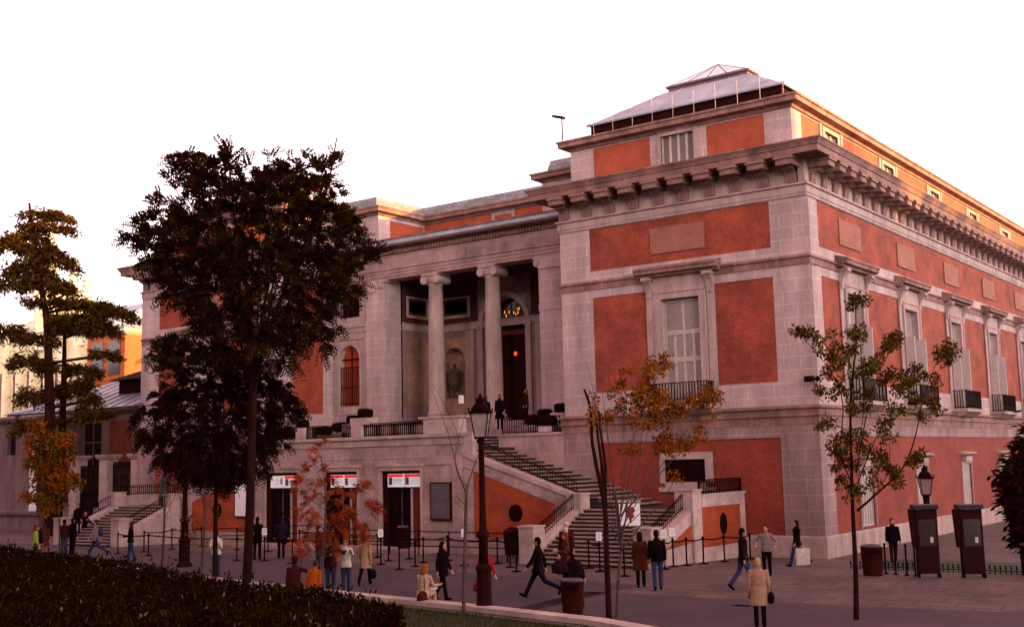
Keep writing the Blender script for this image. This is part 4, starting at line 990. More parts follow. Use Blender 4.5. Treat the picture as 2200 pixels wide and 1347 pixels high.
# queue posts with belts
STP = [(-30.3, -9.98), (-27.81, -10.13), (-21.48, -10.43), (-20.22, -10.04), (-18.1, -10.47), (-14.14, -9.57), (-12.15, -10.73), (-12.31, -9.66), (-10.63, -8.79),
       (-29.76, -8.94), (-29.56, -7.51), (-29.63, -5.69), (-26.0, -6.56), (-23.46, -6.93), (-21.9, -6.5), (-16.22, -7.52), (-14.82, -8.39), (-14.47, -7.55), (-12.9, -8.5), (-12.5, -7.5), (-9.78, -7.86), (-8.53, -8.76), (-7.49, -9.79),
       (-5.55, -8.1), (-4.64, -8.83), (-3.13, -9.72), (-2.84, -7.51), (-3.0, -6.6), (-2.9, -5.8), (-2.8, -4.7), (-2.64, -3.33), (-2.45, -1.5)]
BELT = [(0, 1), (1, 2), (2, 4), (5, 6), (6, 7), (9, 10), (10, 11), (12, 13), (14, 17), (15, 16), (16, 18), (18, 19), (19, 8), (20, 21), (21, 22), (23, 24), (26, 27), (27, 28), (28, 29), (29, 30), (30, 31), (3, 5), (8, 20)]
nb = {a: b for a, b in BELT}
words = {0: 'leftmost of the queue posts, standing at the start of the long left belt', 31: 'queue post nearest the pavilion wall at the right end'}
for i, (x, y) in enumerate(STP):
    side = 'left' if x < -20 else ('middle' if x < -11 else ('centre right' if x < -3.5 else 'right'))
    lab = words.get(i); GG = None
    if not lab:
        near = 'front' if y < -8.8 else ('back' if y > -6.7 else 'middle')
        lab = 'dark belted queue post in the %s row, %s part of the lane' % (near, side)
    grp = 'dark queue posts in the %s row %s' % (('front' if y < -8.8 else ('back' if y > -6.7 else 'middle')), side)
    t = thing('queue_post', lab, 'queue post', (x, y, gz(y)), group=grp)
    m = MB(); m.lathe([(.19, 0), (.19, .02), (.06, .05), (.03, .07)], n=16); m.build('base', IRON, t)
    m = MB(); m.lathe([(.03, .03), (.03, .84), (.045, .86), (.045, .97), (.035, .99)], n=10); m.build('pole', IRON, t)
    if i in nb:
        bx_, by_ = STP[nb[i]]; d = Vector((bx_-x, by_-y, gz(by_)-gz(y))); m = MB()
        n = Vector((-d.y, d.x, 0)).normalized()*.004
        K = 6
        for k in range(K):
            a = d*(k/K); b = d*((k+1)/K); sa = -.06*math.sin(math.pi*k/K); sb = -.06*math.sin(math.pi*(k+1)/K)
            m.hexa([a-n+Vector((0, 0, .88+sa)), b-n+Vector((0, 0, .88+sb)), b+n+Vector((0, 0, .88+sb)), a+n+Vector((0, 0, .88+sa)), a-n+Vector((0, 0, .93+sa)), b-n+Vector((0, 0, .93+sb)), b+n+Vector((0, 0, .93+sb)), a+n+Vector((0, 0, .93+sa))])
        m.build('belt', IRON, t)
def card(x, y, z, label, w_=.2, h=.3, m_=WHITE, hd=200):
    t = thing('paper_sign', label, 'sign', (x, y, z), rz=R_(36), group='white paper signs on the queue posts')
    m = MB(); m.box(-w_/2, w_/2, -.012, .0, 0, h); c = m.build('sheet', m_, t)
    m = MB()
    for k in range(5): m.box(-w_*.3, w_*.3*(1 if k % 2 else .7), -.014, -.0125, h*(.2+.14*k), h*(.2+.14*k)+.012)
    m.build('print', mat('sign_grey', (.3, .25, .28)), c)
    m = MB(); m.box(-.012, .012, 0, .012, -.1, h*.9); m.box(-w_/2-.01, w_/2+.01, 0, .01, -.015, 0); m.build('holder', IRON, t)
for j, (i, l) in enumerate(((3, 'white paper sign on a post beside the dark-suited guards'), (5, 'white paper sign on a post before the right doorway'), (24, 'white paper sign on a post beside the stair foot'), (26, 'white paper sign on a post right of the man with a backpack'), (27, 'white paper sign on a post before the right stair flank'), (8, 'white paper sign behind the dark-haired woman in black'))):
    x, y = STP[i]; card(x, y, gz(y)+1.05, l)
t = thing('paper_sign', 'small white sign with a red round mark beside the large dark trunk', 'sign', (-21.2, -9.9, gz(-9.9)), rz=R_(36))
m = MB(); m.box(-.11, .11, -.012, 0, 1.0, 1.33); c = m.build('sheet', WHITE, t)
m = MB(); m.tube([(0, -.012, 1.22), (0, -.016, 1.22)], .07, 14); m.build('mark', mat('sign_red2', (.6, .02, .02)), c)
m = MB(); m.lathe([(.1, 0), (.1, .02), (.03, .03), (.03, 1.0)], n=10); m.build('post', IRON, t)
card(-19.55, 2.3, 6.9, 'white paper sign beside the great door under the loggia', .25, .4); card(-15.9, -.6, 5.0, 'white paper sign at the head of the right staircase', .25, .38)
# map board on a pole by the stairs
t = thing('map_board', 'white board with a red brown silhouette on a pole before the stairs', 'sign', (-3.9, -7.95, gz(-7.9)), rz=R_(36))
m = MB(); m.box(-.36, .36, -.02, .02, 1.5, 2.25); b_ = m.build('board', WHITE, t)
m = MB(); pts = [(-.18, .6), (-.05, .66), (.12, .64), (.2, .52), (.12, .42), (.16, .3), (.06, .22), (.04, .08), (-.02, .1), (-.04, .26), (-.14, .3), (-.1, .42), (-.22, .5)]
m.add([(x, -.024, 1.5+z) for x, z in pts], [tuple(range(len(pts)))]); m.build('silhouette', mat('sign_rust', (.25, .03, .02)), b_)
m = MB(); m.tube([(.3, 0, 0), (.3, 0, 2.5)], .022, 6); m.box(-.4, .4, -.025, .025, 2.3, 2.36); m.build('pole', PAINT, t)
# low triple-bar railing along the entrance ramp
rr = thing('ramp_railing', 'long low dark triple-bar railing in front of the doorways', 'railing', (0, 0, 0))
m = MB(); 
for z in (.35, .62, .95): m.tube([(-20.6, -5.6, .18+z), (-9.2, -5.4, .16+z)], .025, 6)
m.build('bar', IRON, rr)
for k in range(8):
    x = -20.6+11.4*k/7; m = MB(); m.tube([(x, -5.6+.2*k/7, .1), (x, -5.6+.2*k/7, 1.13)], .03, 6); m.build('post', IRON, rr)
rr = thing('ramp_railing', 'sloping dark railing beside the left and middle doorways', 'railing', (0, 0, 0))
m = MB()
for z in (.45, .8): m.tube([(-29.5, -4.9, .18+z), (-21.5, -4.9, .5+z)], .025, 6); m.tube([(-21.0, -5.2, .5+z), (-19.2, -5.2, .3+z)], .025, 6)
m.build('bar', IRON, rr)
for x, z in ((-29.5, .98), (-27, 1.1), (-24.5, 1.2), (-21.5, 1.3), (-21.0, 1.32), (-19.2, 1.15)): m = MB(); m.tube([(x, -4.9 if x < -21.2 else -5.2, .1), (x, -4.9 if x < -21.2 else -5.2, z)], .03, 6); m.build('post', IRON, rr)
rb = MB(); rb.box(-28, -16, -5.2, -3.85, -.1, .3); tag(rb.build('entrance_ramp', STONED), 'low stone ramp before the three doorways', 'ramp')
# litter bins
def bin_(x, y, z, r, h, label, cat='bin', style=0, legs=False):
    t = thing('litter_bin', label, cat, (x, y, z), rz=.6)
    z0 = .28 if legs else 0
    m = MB(); m.lathe([(r*.86, z0), (r*.9, z0+.04), (r, h*.5), (r*1.02, h*.86), (r*1.08, h*.88), (r*1.08, h*.92), (r*.9, h*.92)], n=18); m.build('body', IRONR if not style else mat('red_brown_bin', (.045, .004, .003), rough=.7, var=.15, spec=.05), t, True)
    m = MB(); m.lathe([(r*1.02, h*.92), (r*1.0, h*.97), (r*.8, h*1.0), (r*.5, h*1.0), (r*.5, h*.96)], n=18); m.build('rim', mat('grey_bin_lid', (.09, .06, .085), rough=.4), t, True)
    m = MB(); m.box(-r*.5, r*.5, -r*1.1, -r*.8, h*.72, h*.84); m.build('opening', BLACK, t)
    if legs:
        for a in (-.6, .6): m = MB(); m.tube([(a*r, 0, 0), (a*r, 0, z0+.1)], .03); m.build('leg', IRON, t)
        m = MB(); m.lathe([(r*1.15, h*.92), (r*1.1, h*1.02), (r*.4, h*1.14), (.02, h*1.15)], n=18); m.build('lid', IRONR, t, True)
bin_(-.18, -17.3, gz(-17.3), .3, .92, 'large dark red round bin beside the low wall in the foreground', style=1)
bin_(-9.52, -7.27, gz(-7.3), .3, 1.15, 'dark lidded litter bin on two legs before the right brick flank', legs=True)
bin_(4.19, -6.88, gz(-6.9), .33, .95, 'round brown bin with pale bag rim at the right side', style=1)
bin_(-17.4, -4.6, .28, .26, 1.0, 'dark bin against the wall right of the right doorway')
bin_(8.3, -4.5, gz(-4.5), .28, 1.0, 'dark bin behind the right-hand telephone booth')
# telephone booths
def booth(x, y, label):
    t = thing('phone_booth', label, 'telephone booth', (x, y, gz(y)), rz=R_(30)); t.scale = (.74, .9, 1)
    m = MB(); m.box(-.42, .42, -.05, .0, .12, 2.05); m.box(-.42, -.38, -.02, .35, .0, 2.08); m.box(.38, .42, -.02, .35, 0, 2.08); m.build('cabin_panel', mat('booth_brown', (.028, .004, .005), rough=.7, var=.15, spec=.04), t)
    m = MB(); m.box(-.5, .48, -.14, .55, 2.06, 2.18); m.prof(lambda u, d, z: (u, d, z), -.5, .48, [(-.14, 2.06), (.55, 2.06), (.55, 2.1), (.2, 2.2), (-.14, 2.16)]); m.build('roof', mat('booth_grey', (.08, .05, .08), rough=.5, spec=.1), t)
    m = MB(); m.box(-.33, .33, -.06, -.05, .95, 1.75); m.build('pane', GLASS, t)
    m = MB(); m.box(.08, .2, -.1, -.05, 1.05, 1.22); m.build('handset', PAINT, t)
    m = MB(); m.hexa([(-.56, .0, .9), (-.42, .0, .9), (-.42, .3, .9), (-.56, .3, .9), (-.66, .0, 2.05), (-.42, .0, 2.05), (-.42, .3, 2.05), (-.66, .3, 2.05)]); m.build('side_hood', IRONR, t)
    m = MB(); m.box(-.44, -.38, -.06, .06, 0, .12); m.box(.38, .44, -.06, .06, 0, .12); m.build('foot', IRON, t)
booth(5.95, -6.9, 'brown telephone booth with a side hood, nearer the litter bin'); booth(7.12, -6.35, 'brown telephone booth at the right edge beside the dark tree')
gp = 'short dark bollards beside the telephone booth'
for i, (x, y) in enumerate(((4.34, -6.13), (4.68, -6.2), (5.09, -6.4), (5.42, -6.6))):
    m = MB(); m.lathe([(.09, 0), (.08, .03), (.03, .05), (.03, .88), (.04, .9), (.04, .95), (.01, .97)], n=10)
    tag(m.build('bollard', IRON, None, True, (x, y, gz(y))), 'thin dark bollard between the brown bin and the phone booth', 'bollard', gp)
# lawn strip by the long side, edged with low spiked hoops
m = MB(); m.box(2.6, 30, -4.4, -.9, -.1, .12); m.box(2.6, 30, -.9, 0, -.1, .08)
tag(m.build('grass_strip', mat('strip_grass', (.04, .055, .01), var=.3, scale=3)), 'narrow lawn strip along the museum side', 'lawn', kind='structure')
m = MB()
for k in range(60):
    x = 2.6+.16*k; m.tube([(x, -4.5, .1), (x, -4.5, .3)], .015, 4); m.lathe([(.05, .28), (.015, .34), (.045, .38)], (x, -4.5, 0), 5)
m.tube([(2.6, -4.5, .22), (12.2, -4.5, .22)], .012, 4)
tag(m.build('edging_fence', IRON), 'low dark spiked edging fence along the lawn strip', 'fence')
# camera and floodlight
t = thing('security_camera', 'small dark security camera on the corner above the balcony band', 'camera', (-.1, -.02, 6.85))
m = MB(); m.box(-.28, .05, -.35, -.1, -.1, .12); m.build('housing', IRON, t); m = MB(); m.ball((.22, -.22, 0), .11); m.tube([(.05, -.2, 0), (.2, -.22, 0)], .03); m.build('dome', IRON, t)
m = MB(); m.tube([(0, 0, -.1), (.02, 0, -.6), (.3, -.02, -.9)], .012, 4); m.build('cable', IRON, t)
t = thing('floodlight', 'small floodlight on a post at the left corner of the attic roof', 'lamp', (-11.75, .4, 18.6))
m = MB(); m.tube([(0, 0, 0), (0, 0, 1.1)], .035, 6); m.build('post', IRON, t); m = MB(); m.hexa([(-.5, -.1, 1.2), (.1, -.1, 1.0), (.1, .15, 1.0), (-.5, .15, 1.2), (-.5, -.1, 1.3), (.1, -.1, 1.12), (.1, .15, 1.12), (-.5, .15, 1.3)]); m.build('lamp_head', IRONR, t)
m = MB(); m.box(3.0, 3.5, -14.5, -14.2, gz(-14.4)+.006, gz(-14.4)+.012); tag(m.build('manhole_cover', IRON), 'small dark drain cover in the paving at the right', 'drain cover')
# ------------------------------------------------------------------ people
SKIN = mat('skin', (.42, .19, .12), rough=.6, var=.05)
def cm(key):
    D = {'black': (.008, .002, .003), 'dark': (.022, .006, .009), 'navy': (.014, .008, .025), 'maroon': (.06, .009, .009), 'brown': (.085, .02, .012), 'jeans': (.04, .045, .12), 'djeans': (.028, .025, .06),
         'beige': (.42, .23, .16), 'cream': (.5, .34, .23), 'grey': (.25, .17, .18), 'red': (.35, .015, .02), 'orange': (.36, .065, .006), 'green': (.3, .4, .05), 'white': (.7, .6, .55), 'pinkred': (.3, .1, .08),
         'hblack': (.012, .006, .005), 'hbrown': (.06, .02, .01), 'hginger': (.3, .08, .02), 'hblond': (.5, .3, .14), 'hwhite': (.6, .5, .46), 'hred': (.2, .03, .012)}
    return mat('cloth_'+key if not key.startswith('h') else 'hair_'+key[1:], D[key], rough=.95, var=.15, scale=8, spec=.04)
def heading(deg):   # 0 = away from the viewpoint, 90 = to the right, 180 = towards it
    q = R_(deg); d = BX*math.cos(q)+AX*math.sin(q); return math.atan2(-d.x, d.y)
def remesh(o, v):
    md = o.modifiers.new('remesh', 'REMESH'); md.mode = 'VOXEL'; md.voxel_size = v; md.use_smooth_shade = True
def person(x, y, h, hd, label, top='black', legs='dark', hair='hblack', coat=.82, gait=0, arms=None, lean=0, sit=False, bald=False, longh=0, z=None, skirt=False, look=0, slim=1, group=None, bendL=0):
    s = h/1.75; rz = heading(hd)
    V3 = Vector
    lt = Matrix.Rotation(-lean, 3, 'X')
    def UP(p):  # torso lean about the hips
        p = V3(p); c = V3((0, 0, .92)); return c+lt @ (p-c)
    hip = .92
    J = {}
    for sd in (-1, 1):
        if sit: th, kb = R_(88), R_(85)
        else: th = R_(gait)*(sd); kb = R_(max(0, -gait*sd)*1.1+4)
        if bendL and sd == -1: th, kb = R_(bendL), R_(bendL*1.4)
        H = V3((.09*sd, 0, hip)); K = H+V3((.01*sd, math.sin(th), -math.cos(th)))*.43; A = K+V3((0, math.sin(th-kb), -math.cos(th-kb)))*.42
        J[sd] = (H, K, A, th-kb)
    arms = arms or {}
    for sd in (-1, 1):
        pitch, ab, el = arms.get(sd, (-gait*.8*sd, 8, 14))
        p, a, e = R_(pitch), R_(ab), R_(el)
        SH = V3((.175*sd*slim, 0, 1.38)); E = SH+V3((math.sin(a)*sd, math.sin(p)*math.cos(a), -math.cos(p)*math.cos(a)))*.29
        W_ = E+V3((math.sin(a)*sd*.3-(.25*sd if el > 60 else 0), math.sin(p+e), -math.cos(p+e))).normalized()*.25
        J['a%d' % sd] = (UP(SH), UP(E), UP(W_))
    low = min(J[1][2].z, J[-1][2].z)-.085
    if sit: low = hip-.14
    # body: one continuous surface
    b = MB(); N = 8
    for sd in (-1, 1):
        H, K, A, q = J[sd]; b.tube([H, K, A], [.08, .052, .035], N); b.ball(K, .052); b.ball(A, .038)
        SH, E, W_ = J['a%d' % sd]; b.tube([SH, E, W_], [.05, .04, .026], N); b.ball(SH, .06); b.ball(E, .041)
        d = (W_-E).normalized(); sdv = d.cross(V3((0, 1, .2))).normalized(); nv = sdv.cross(d)
        b.tube([W_-d*.01, W_+d*.035, W_+d*.09], [.026, .036, .032], N)
        for k, L in enumerate((.062, .075, .07, .052)):
            o_ = W_+d*.085+sdv*(.024*(k-1.5)); curl = nv*.02*(1 if k else 1.3)
            b.tube([o_, o_+d*L*.5+curl*.5, o_+d*L+curl*1.6], [.011, .0105, .009], 5)
        o_ = W_+d*.03+sdv*(-.03*sd); b.tube([o_, o_-sdv*.03*sd+d*.03, o_-sdv*.032*sd+d*.062], [.014, .012, .010], 5)
    b.tube([UP((0, 0, .88)), UP((0, 0, 1.1)), UP((0, 0, 1.38)), UP((0, 0, 1.46))], [.1, .09, .09, .06], 12)
    b.tube([UP((0, 0, 1.42)), UP((0, .012, 1.54))], [.055, .05], 10)
    hr = Matrix.Rotation(R_(-look), 3, 'Z')
    def HD(p): p = V3(p); return UP(V3((0, .015, 1.62))+hr @ p)
    b.ball(HD((0, 0, .01)), .074, .092, .108, 14); b.ball(HD((0, .03, -.06)), .052, .055, .05, 10)
    b.tube([HD((0, .085, .02)), HD((0, .108, -.02)), HD((0, .09, -.035))], [.01, .017, .014], 6)
    for sd in (-1, 1): b.ball(HD((.076*sd, -.005, -.01)), .012, .02, .03, 6); b.ball(HD((.03*sd, .078, -.028)), .02, .015, .015, 6)
    b.tube([HD((-.022, .088, -.058)), HD((.022, .088, -.058))], [.009, .009], 5)
    zz = (gz(y) if z is None else z)-low*s
    body = b.build('person', SKIN); remesh(body, .0125)
    body.location = (x, y, zz); body.rotation_euler = (0, 0, rz); body.scale = (s, s, s)
    tag(body, label, 'person', group)
    # eyes
    for sd in (-1, 1):
        e = MB(); e.ball(HD((.028*sd, .084, .006)), .011, .007, .007, 6); e.build('eye', mat('eye_dark', (.02, .01, .01), rough=.3), body)
    # jacket or coat with sleeves
    c = MB(); wd = slim
    rings = [(coat, .2+(.92-coat)*(.16 if skirt or coat < .8 else 0), .125+(.92-coat)*.12), (.92, .200, .142), (1.05, .158*wd, .118), (1.2, .172*wd, .125), (1.33, .188*wd, .122), (1.41, .16*wd, .1), (1.46, .09, .08), (1.495, .07, .07)]
    vs = []; n = 16
    for (z_, rx, ry) in rings:
        for k in range(n):
            q = 2*math.pi*k/n; p = V3((rx*math.cos(q), ry*math.sin(q), z_))
            if z_ < .92 and gait: p.y *= 1+abs(gait)/70
            vs.append(UP(p) if z_ >= .9 else p)
    c.add(vs, [(i*n+k, i*n+(k+1) % n, (i+1)*n+(k+1) % n, (i+1)*n+k) for i in range(len(rings)-1) for k in range(n)]+[tuple(range(n-1, -1, -1)), tuple(range((len(rings)-1)*n, len(rings)*n))])
    for sd in (-1, 1):
        SH, E, W_ = J['a%d' % sd]; c.tube([SH, E, W_-(W_-E)*.05], [.066, .055, .044], 10); c.ball(SH, .07); c.ball(E, .059)
    j = c.build('coat' if coat < .75 else 'jacket', cm(top), body); remesh(j, .017)
    # collar
    k_ = MB(); k_.lathe([(.068, 0), (.085, .02), (.078, .06), (.062, .05), (.055, 0)], (0, 0, 0), 12, cap=False); k_.v = [tuple(UP(V3(p)+V3((0, 0, 1.46)))) for p in k_.v]; k_.build('collar', cm(top), body, True)
    t = MB()
    for sd in (-1, 1):
        H, K, A, q = J[sd]; Al = A+(A-K).normalized()*.02; t.tube([H+V3((0, 0, .04)), H.lerp(K, .5), K, K.lerp(A, .5), Al], [.105, .088, .068, .062, .062], 10); t.ball(K, .069); t.ball(H, .1)
    t.ball((0, 0, .93), .16, .115, .1); tr = t.build('trousers', cm(legs), body); remesh(tr, .017)
    for sd in (-1, 1):
        H, K, A, q = J[sd]; m = MB(); f = V3((0, math.cos(q if not sit else 0), math.sin(q if not sit else 0)))
        dn_ = V3((0, f.z, -f.y)); 
        m.tube([A+dn_*.035-f*.06, A+dn_*.05, A+dn_*.058+f*.1, A+dn_*.062+f*.19], [.034, .043, .04, .022], 8); m.build('shoe', cm('black'), body, True)
    if not bald:
        m = MB(); m.ball(HD((0, -.018, .03)), .088, .098, .105, 14); m.ball(HD((0, -.045, -.01)), .084, .075, .1, 12)
        if longh:
            for k in range(6):
                t_ = k/5; m.ball(HD((0, -.06-.02*t_, -.02-longh*t_)), .085-.01*t_, .05, .07, 10)
            for sd in (-1, 1):
                for k in range(3): m.ball(HD((.065*sd, -.02, -.02-.06*k)), .03, .05, .06, 8)
        ho = m.build('hair', cm(hair), body); remesh(ho, .014)
        # strands break up the outline
    return body, J, s, zz, rz
def world(b, p):
    return b.matrix_basis @ Vector(p)
def carry(body, p, kind, label, mt='black', size=1.0, rz=None, cat=None):
    o = world(body, p); t = thing(kind, label, cat or kind.replace('_', ' '), o, rz=body.rotation_euler.z if rz is None else rz)
    m = MB(); q = size
    if kind == 'shopping_bag':
        m.hexa([(-.04, -.2*q, -.5*q), (.04, -.2*q, -.5*q), (.04, .2*q, -.5*q), (-.04, .2*q, -.5*q), (-.05, -.21*q, -.06), (.05, -.21*q, -.06), (.05, .21*q, -.06), (-.05, .21*q, -.06)])
    elif kind == 'backpack':
        m.ball((0, -.06, 0), .15*q, .1*q, .22*q, 14); m.ball((0, -.14, -.08), .1*q, .06*q, .1*q, 10)
    elif kind == 'map_sheet': m.hexa([(-.16, 0, 0), (.16, 0, 0), (.14, .2, .05), (-.14, .2, .05), (-.16, 0, .006), (.16, 0, .006), (.14, .2, .056), (-.14, .2, .056)])
    else:
        m.ball((0, 0, -.22*q), .07*q, .17*q, .13*q, 14); m.box(-.05*q, .05*q, -.14*q, .14*q, -.32*q, -.2*q)
    m.build('bag_body' if kind != 'map_sheet' else 'sheet', cm(mt), t, kind != 'shopping_bag')
    if kind in ('handbag', 'shopping_bag', 'shoulder_bag'):
        a = MB(); pts = [(0, .1*q*math.cos(math.pi*k/8), -.1*q+(.12*q if kind != 'shoulder_bag' else .5)*math.sin(math.pi*k/8)) for k in range(9)]; a.tube(pts, .008, 5); a.build('strap', cm(mt), t)
    if kind == 'backpack':
        for sd in (-1, 1): a = MB(); a.tube([(sd*.1, 0, .2), (sd*.1, .1, .24), (sd*.1, .22, .1), (sd*.1, .12, -.15)], .016, 5); a.build('strap', cm(mt), t)
    return t
P_ = person
P_(-29.8, -14.47, 1.7, 60, 'person in a yellow green jacket with red hair at the far left behind the hedge', 'green', 'djeans', 'hred', longh=.2)
P_(-31.15, -13.55, 1.6, 10, 'person in a black coat with a pale bag strap, second from the far left', 'black', 'cream', 'hblack')
P_(-32.6, -12.3, 1.6, 0, 'person in a long brown coat, third from the far left behind the hedge', 'brown', 'pinkred', 'hbrown', coat=.55)
P_(-33.05, -10.99, 1.62, 5, 'person in a dark maroon jacket and jeans left of the man in black', 'maroon', 'jeans', 'hblack')
P_(-32.12, -11.16, 1.72, 30, 'person all in black facing the left staircase', 'black', 'black', 'hblack')
P_(-38.6, -6.2, 1.65, 120, 'person in dark clothes at the foot of the left staircase', 'black', 'maroon', 'hred', longh=.15, arms={1: (40, 15, 80), -1: (30, 15, 80)})
b1 = P_(-29.96, -11.39, 1.74, 265, 'person striding left with a light blue backpack', 'grey', 'jeans', 'hbrown', gait=26)[0]
carry(b1, (0, -.16, 1.2), 'backpack', 'light blue backpack worn by the person striding left', 'jeans', .9)
P_(-37.6, -8.5+1.2, 1.5, 170, 'person in a dark hood on the lower steps of the left staircase', 'black', 'black', 'hred', z=.75, coat=.6)
P_(-26.56, -11.98, 1.66, 250, 'woman in a black top, pale hood and blue jeans at the left belt', 'black', 'jeans', 'hbrown', gait=8, arms={-1: (25, 10, 60)}, longh=.1)
P_(-17.78, -14.57, 1.62, 180, 'person in a black and white jacket facing the viewpoint between two dark trunks', 'white', 'jeans', 'hblack', arms={1: (20, 12, 95), -1: (20, 12, 95)})
P_(-21.02, -9.72, 1.76, 5, 'guard in a black suit with his back turned, left of the pair', 'black', 'black', 'hblack', arms={1: (10, 18, 60), -1: (10, 18, 60)}, gait=3)
P_(-20.24, -9.1, 1.72, 355, 'guard in a dark uniform jacket with his back turned, right of the pair', 'navy', 'black', 'hblack', arms={1: (-5, 16, 20), -1: (5, 16, 20)}, slim=1.12)
P_(-15.55, -11.52, 1.62, 60, 'person in a dark hooded jacket holding up a camera beside the red tree', 'dark', 'djeans', 'hblack', arms={1: (70, 10, 60), -1: (70, 10, 60)})
sa = P_(-7.75, -20.05, 1.72, 0, 'man in a maroon jacket sitting on the low wall with his arm round his neighbour', 'maroon', 'dark', 'hblack', sit=True, z=.5, arms={1: (55, 50, 10)})[0]
P_(-7.15, -19.95, 1.6, 15, 'woman in an orange jacket sitting on the low wall', 'orange', 'jeans', 'hbrown', sit=True, z=.5, lean=.35)
P_(-9.5, -16.9, 1.78, 10, 'man in a dark jacket and jeans embracing a ginger-haired woman', 'dark', 'djeans', 'hblack', slim=1.15, arms={1: (55, 35, 60), -1: (10, 10, 20)})
P_(-9.32, -16.4, 1.68, 195, 'ginger-haired woman in a pale jacket embraced by the man in jeans', 'white', 'jeans', 'hginger', longh=.3, arms={1: (50, 20, 50), -1: (60, 30, 60)})
b2 = P_(-10.14, -14.66, 1.64, 10, 'woman in a beige knee-length coat walking away with a black bag', 'beige', 'black', 'hred', coat=.62, gait=20)[0]
carry(b2, (.27, .05, .72), 'handbag', 'black handbag of the woman in the beige coat', 'black', 1.3)
P_(-5.34, -16.42, 1.7, 120, 'dark-haired woman in a black flared jacket walking right', 'black', 'black', 'hblack', coat=.72, gait=14, longh=.18, skirt=True, look=-20)
b3 = P_(-2.95, -20.1, 1.64, 30, 'ginger-haired woman in a cream jacket sitting on the low wall with a map', 'cream', 'cream', 'hginger', sit=True, z=.5, longh=.12, arms={1: (40, 8, 60), -1: (40, 8, 60)}, lean=.15)[0]
carry(b3, (-.05, .42, .98), 'map_sheet', 'white map held by the ginger-haired woman on the wall', 'white')
carry(b3, (.12, -.2, 1.15), 'shoulder_bag', 'brown shoulder bag on the back of the woman on the wall', 'maroon', 1.2)
b4 = P_(-3.6, -16.6, 1.62, 150, 'woman in a red jacket partly hidden by the tall street lamp', 'red', 'pinkred', 'hblack', gait=18)[0]
carry(b4, (.28, 0, .85), 'handbag', 'red handbag swinging beside the street lamp base', 'red', 1.25)
P_(-2.85, -15.05, 1.84, 285, 'tall man in a black suit taking a long stride to the left', 'black', 'navy', 'hblack', gait=30, coat=.78, slim=1.1)
b5 = P_(-4.3, -11.4, 1.7, 200, 'white-haired person in a dark coat at the foot of the right stairs', 'dark', 'djeans', 'hwhite')[0]
P_(-5.0, -10.3, 1.78, 190, 'taller white-haired person right behind the one in the dark coat', 'maroon', 'dark', 'hwhite')
carry(b5, (-.25, .05, .8), 'handbag', 'black bag carried low by the white-haired person', 'black', 1.5)
b6 = P_(-3.3, -12.9, 1.68, 250, 'red-haired woman in a brown coat turning left with a large bag', 'brown', 'black', 'hred', longh=.32, coat=.75, arms={-1: (30, 15, 70)})[0]
carry(b6, (-.1, .26, 1.05), 'shoulder_bag', 'large dark brown bag held by the red-haired woman', 'dark', 1.7)
P_(-.75, -16.1, 1.55, 320, 'person dressed in black bending over the large round bin', 'black', 'black', 'hblack', lean=.5, slim=1.15)
P_(-1.22, -11.93, 1.66, 5, 'woman in a long brown coat walking towards the stairs', 'brown', 'black', 'hblack', coat=.52, gait=8, longh=.12)
b7 = P_(-.42, -12.31, 1.76, 5, 'man in blue jeans with a black backpack walking towards the stairs', 'black', 'jeans', 'hblack', gait=9, slim=1.1)[0]
carry(b7, (0, -.15, 1.2), 'backpack', 'black backpack of the man in blue jeans', 'black', 1.15)
P_(1.97, -11.43, 1.8, 80, 'man in a dark jacket, jeans and white shoes walking right', 'dark', 'jeans', 'hblack', gait=16)
P_(1.2, -8.1, 1.6, 200, 'person in a grey jacket with hands on hips behind the blonde woman', 'grey', 'black', 'hblack', arms={1: (-10, 40, 70), -1: (-10, 40, 70)})
b8 = P_(5.17, -17.4, 1.62, 15, 'blonde woman in a long beige coat in the right foreground', 'beige', 'black', 'hblond', coat=.55, slim=1.15)[0]
carry(b8, (.3, .0, 1.0), 'handbag', 'small black handbag on the arm of the blonde woman', 'black', 1.1)
b9 = P_(.65, -4.32, 1.62, 255, 'person in a black hat and coat walking left at the museum corner', 'black', 'jeans', 'hblack', gait=20, longh=.12)[0]
carry(b9, (-.3, -.05, .78), 'shopping_bag', 'large white paper bag carried past the museum corner', 'white', 1.25)
P_(3.1, -1.6, 1.6, 180, 'person in black standing by the lawn strip at the right', 'black', 'dark', 'hblack', slim=1.15, gait=5)
P_(4.0, -1.0, 1.65, 175, 'second dark figure beside the telephone booth by the lawn strip', 'dark', 'dark', 'hblack', slim=1.1)
P_(-17.3, 1.4, 1.6, 20, 'person in a black jacket and blue jeans at the head of the stairs', 'black', 'jeans', 'hbrown', z=5.5)
P_(-16.4, 1.3, 1.65, 200, 'person in a long black coat at the head of the stairs', 'black', 'black', 'hblack', z=5.5, coat=.5, longh=.15)
P_(-17.9, 5.6, 1.65, 250, 'person with light orange hair beside the right loggia column', 'maroon', 'dark', 'hginger', z=5.98)
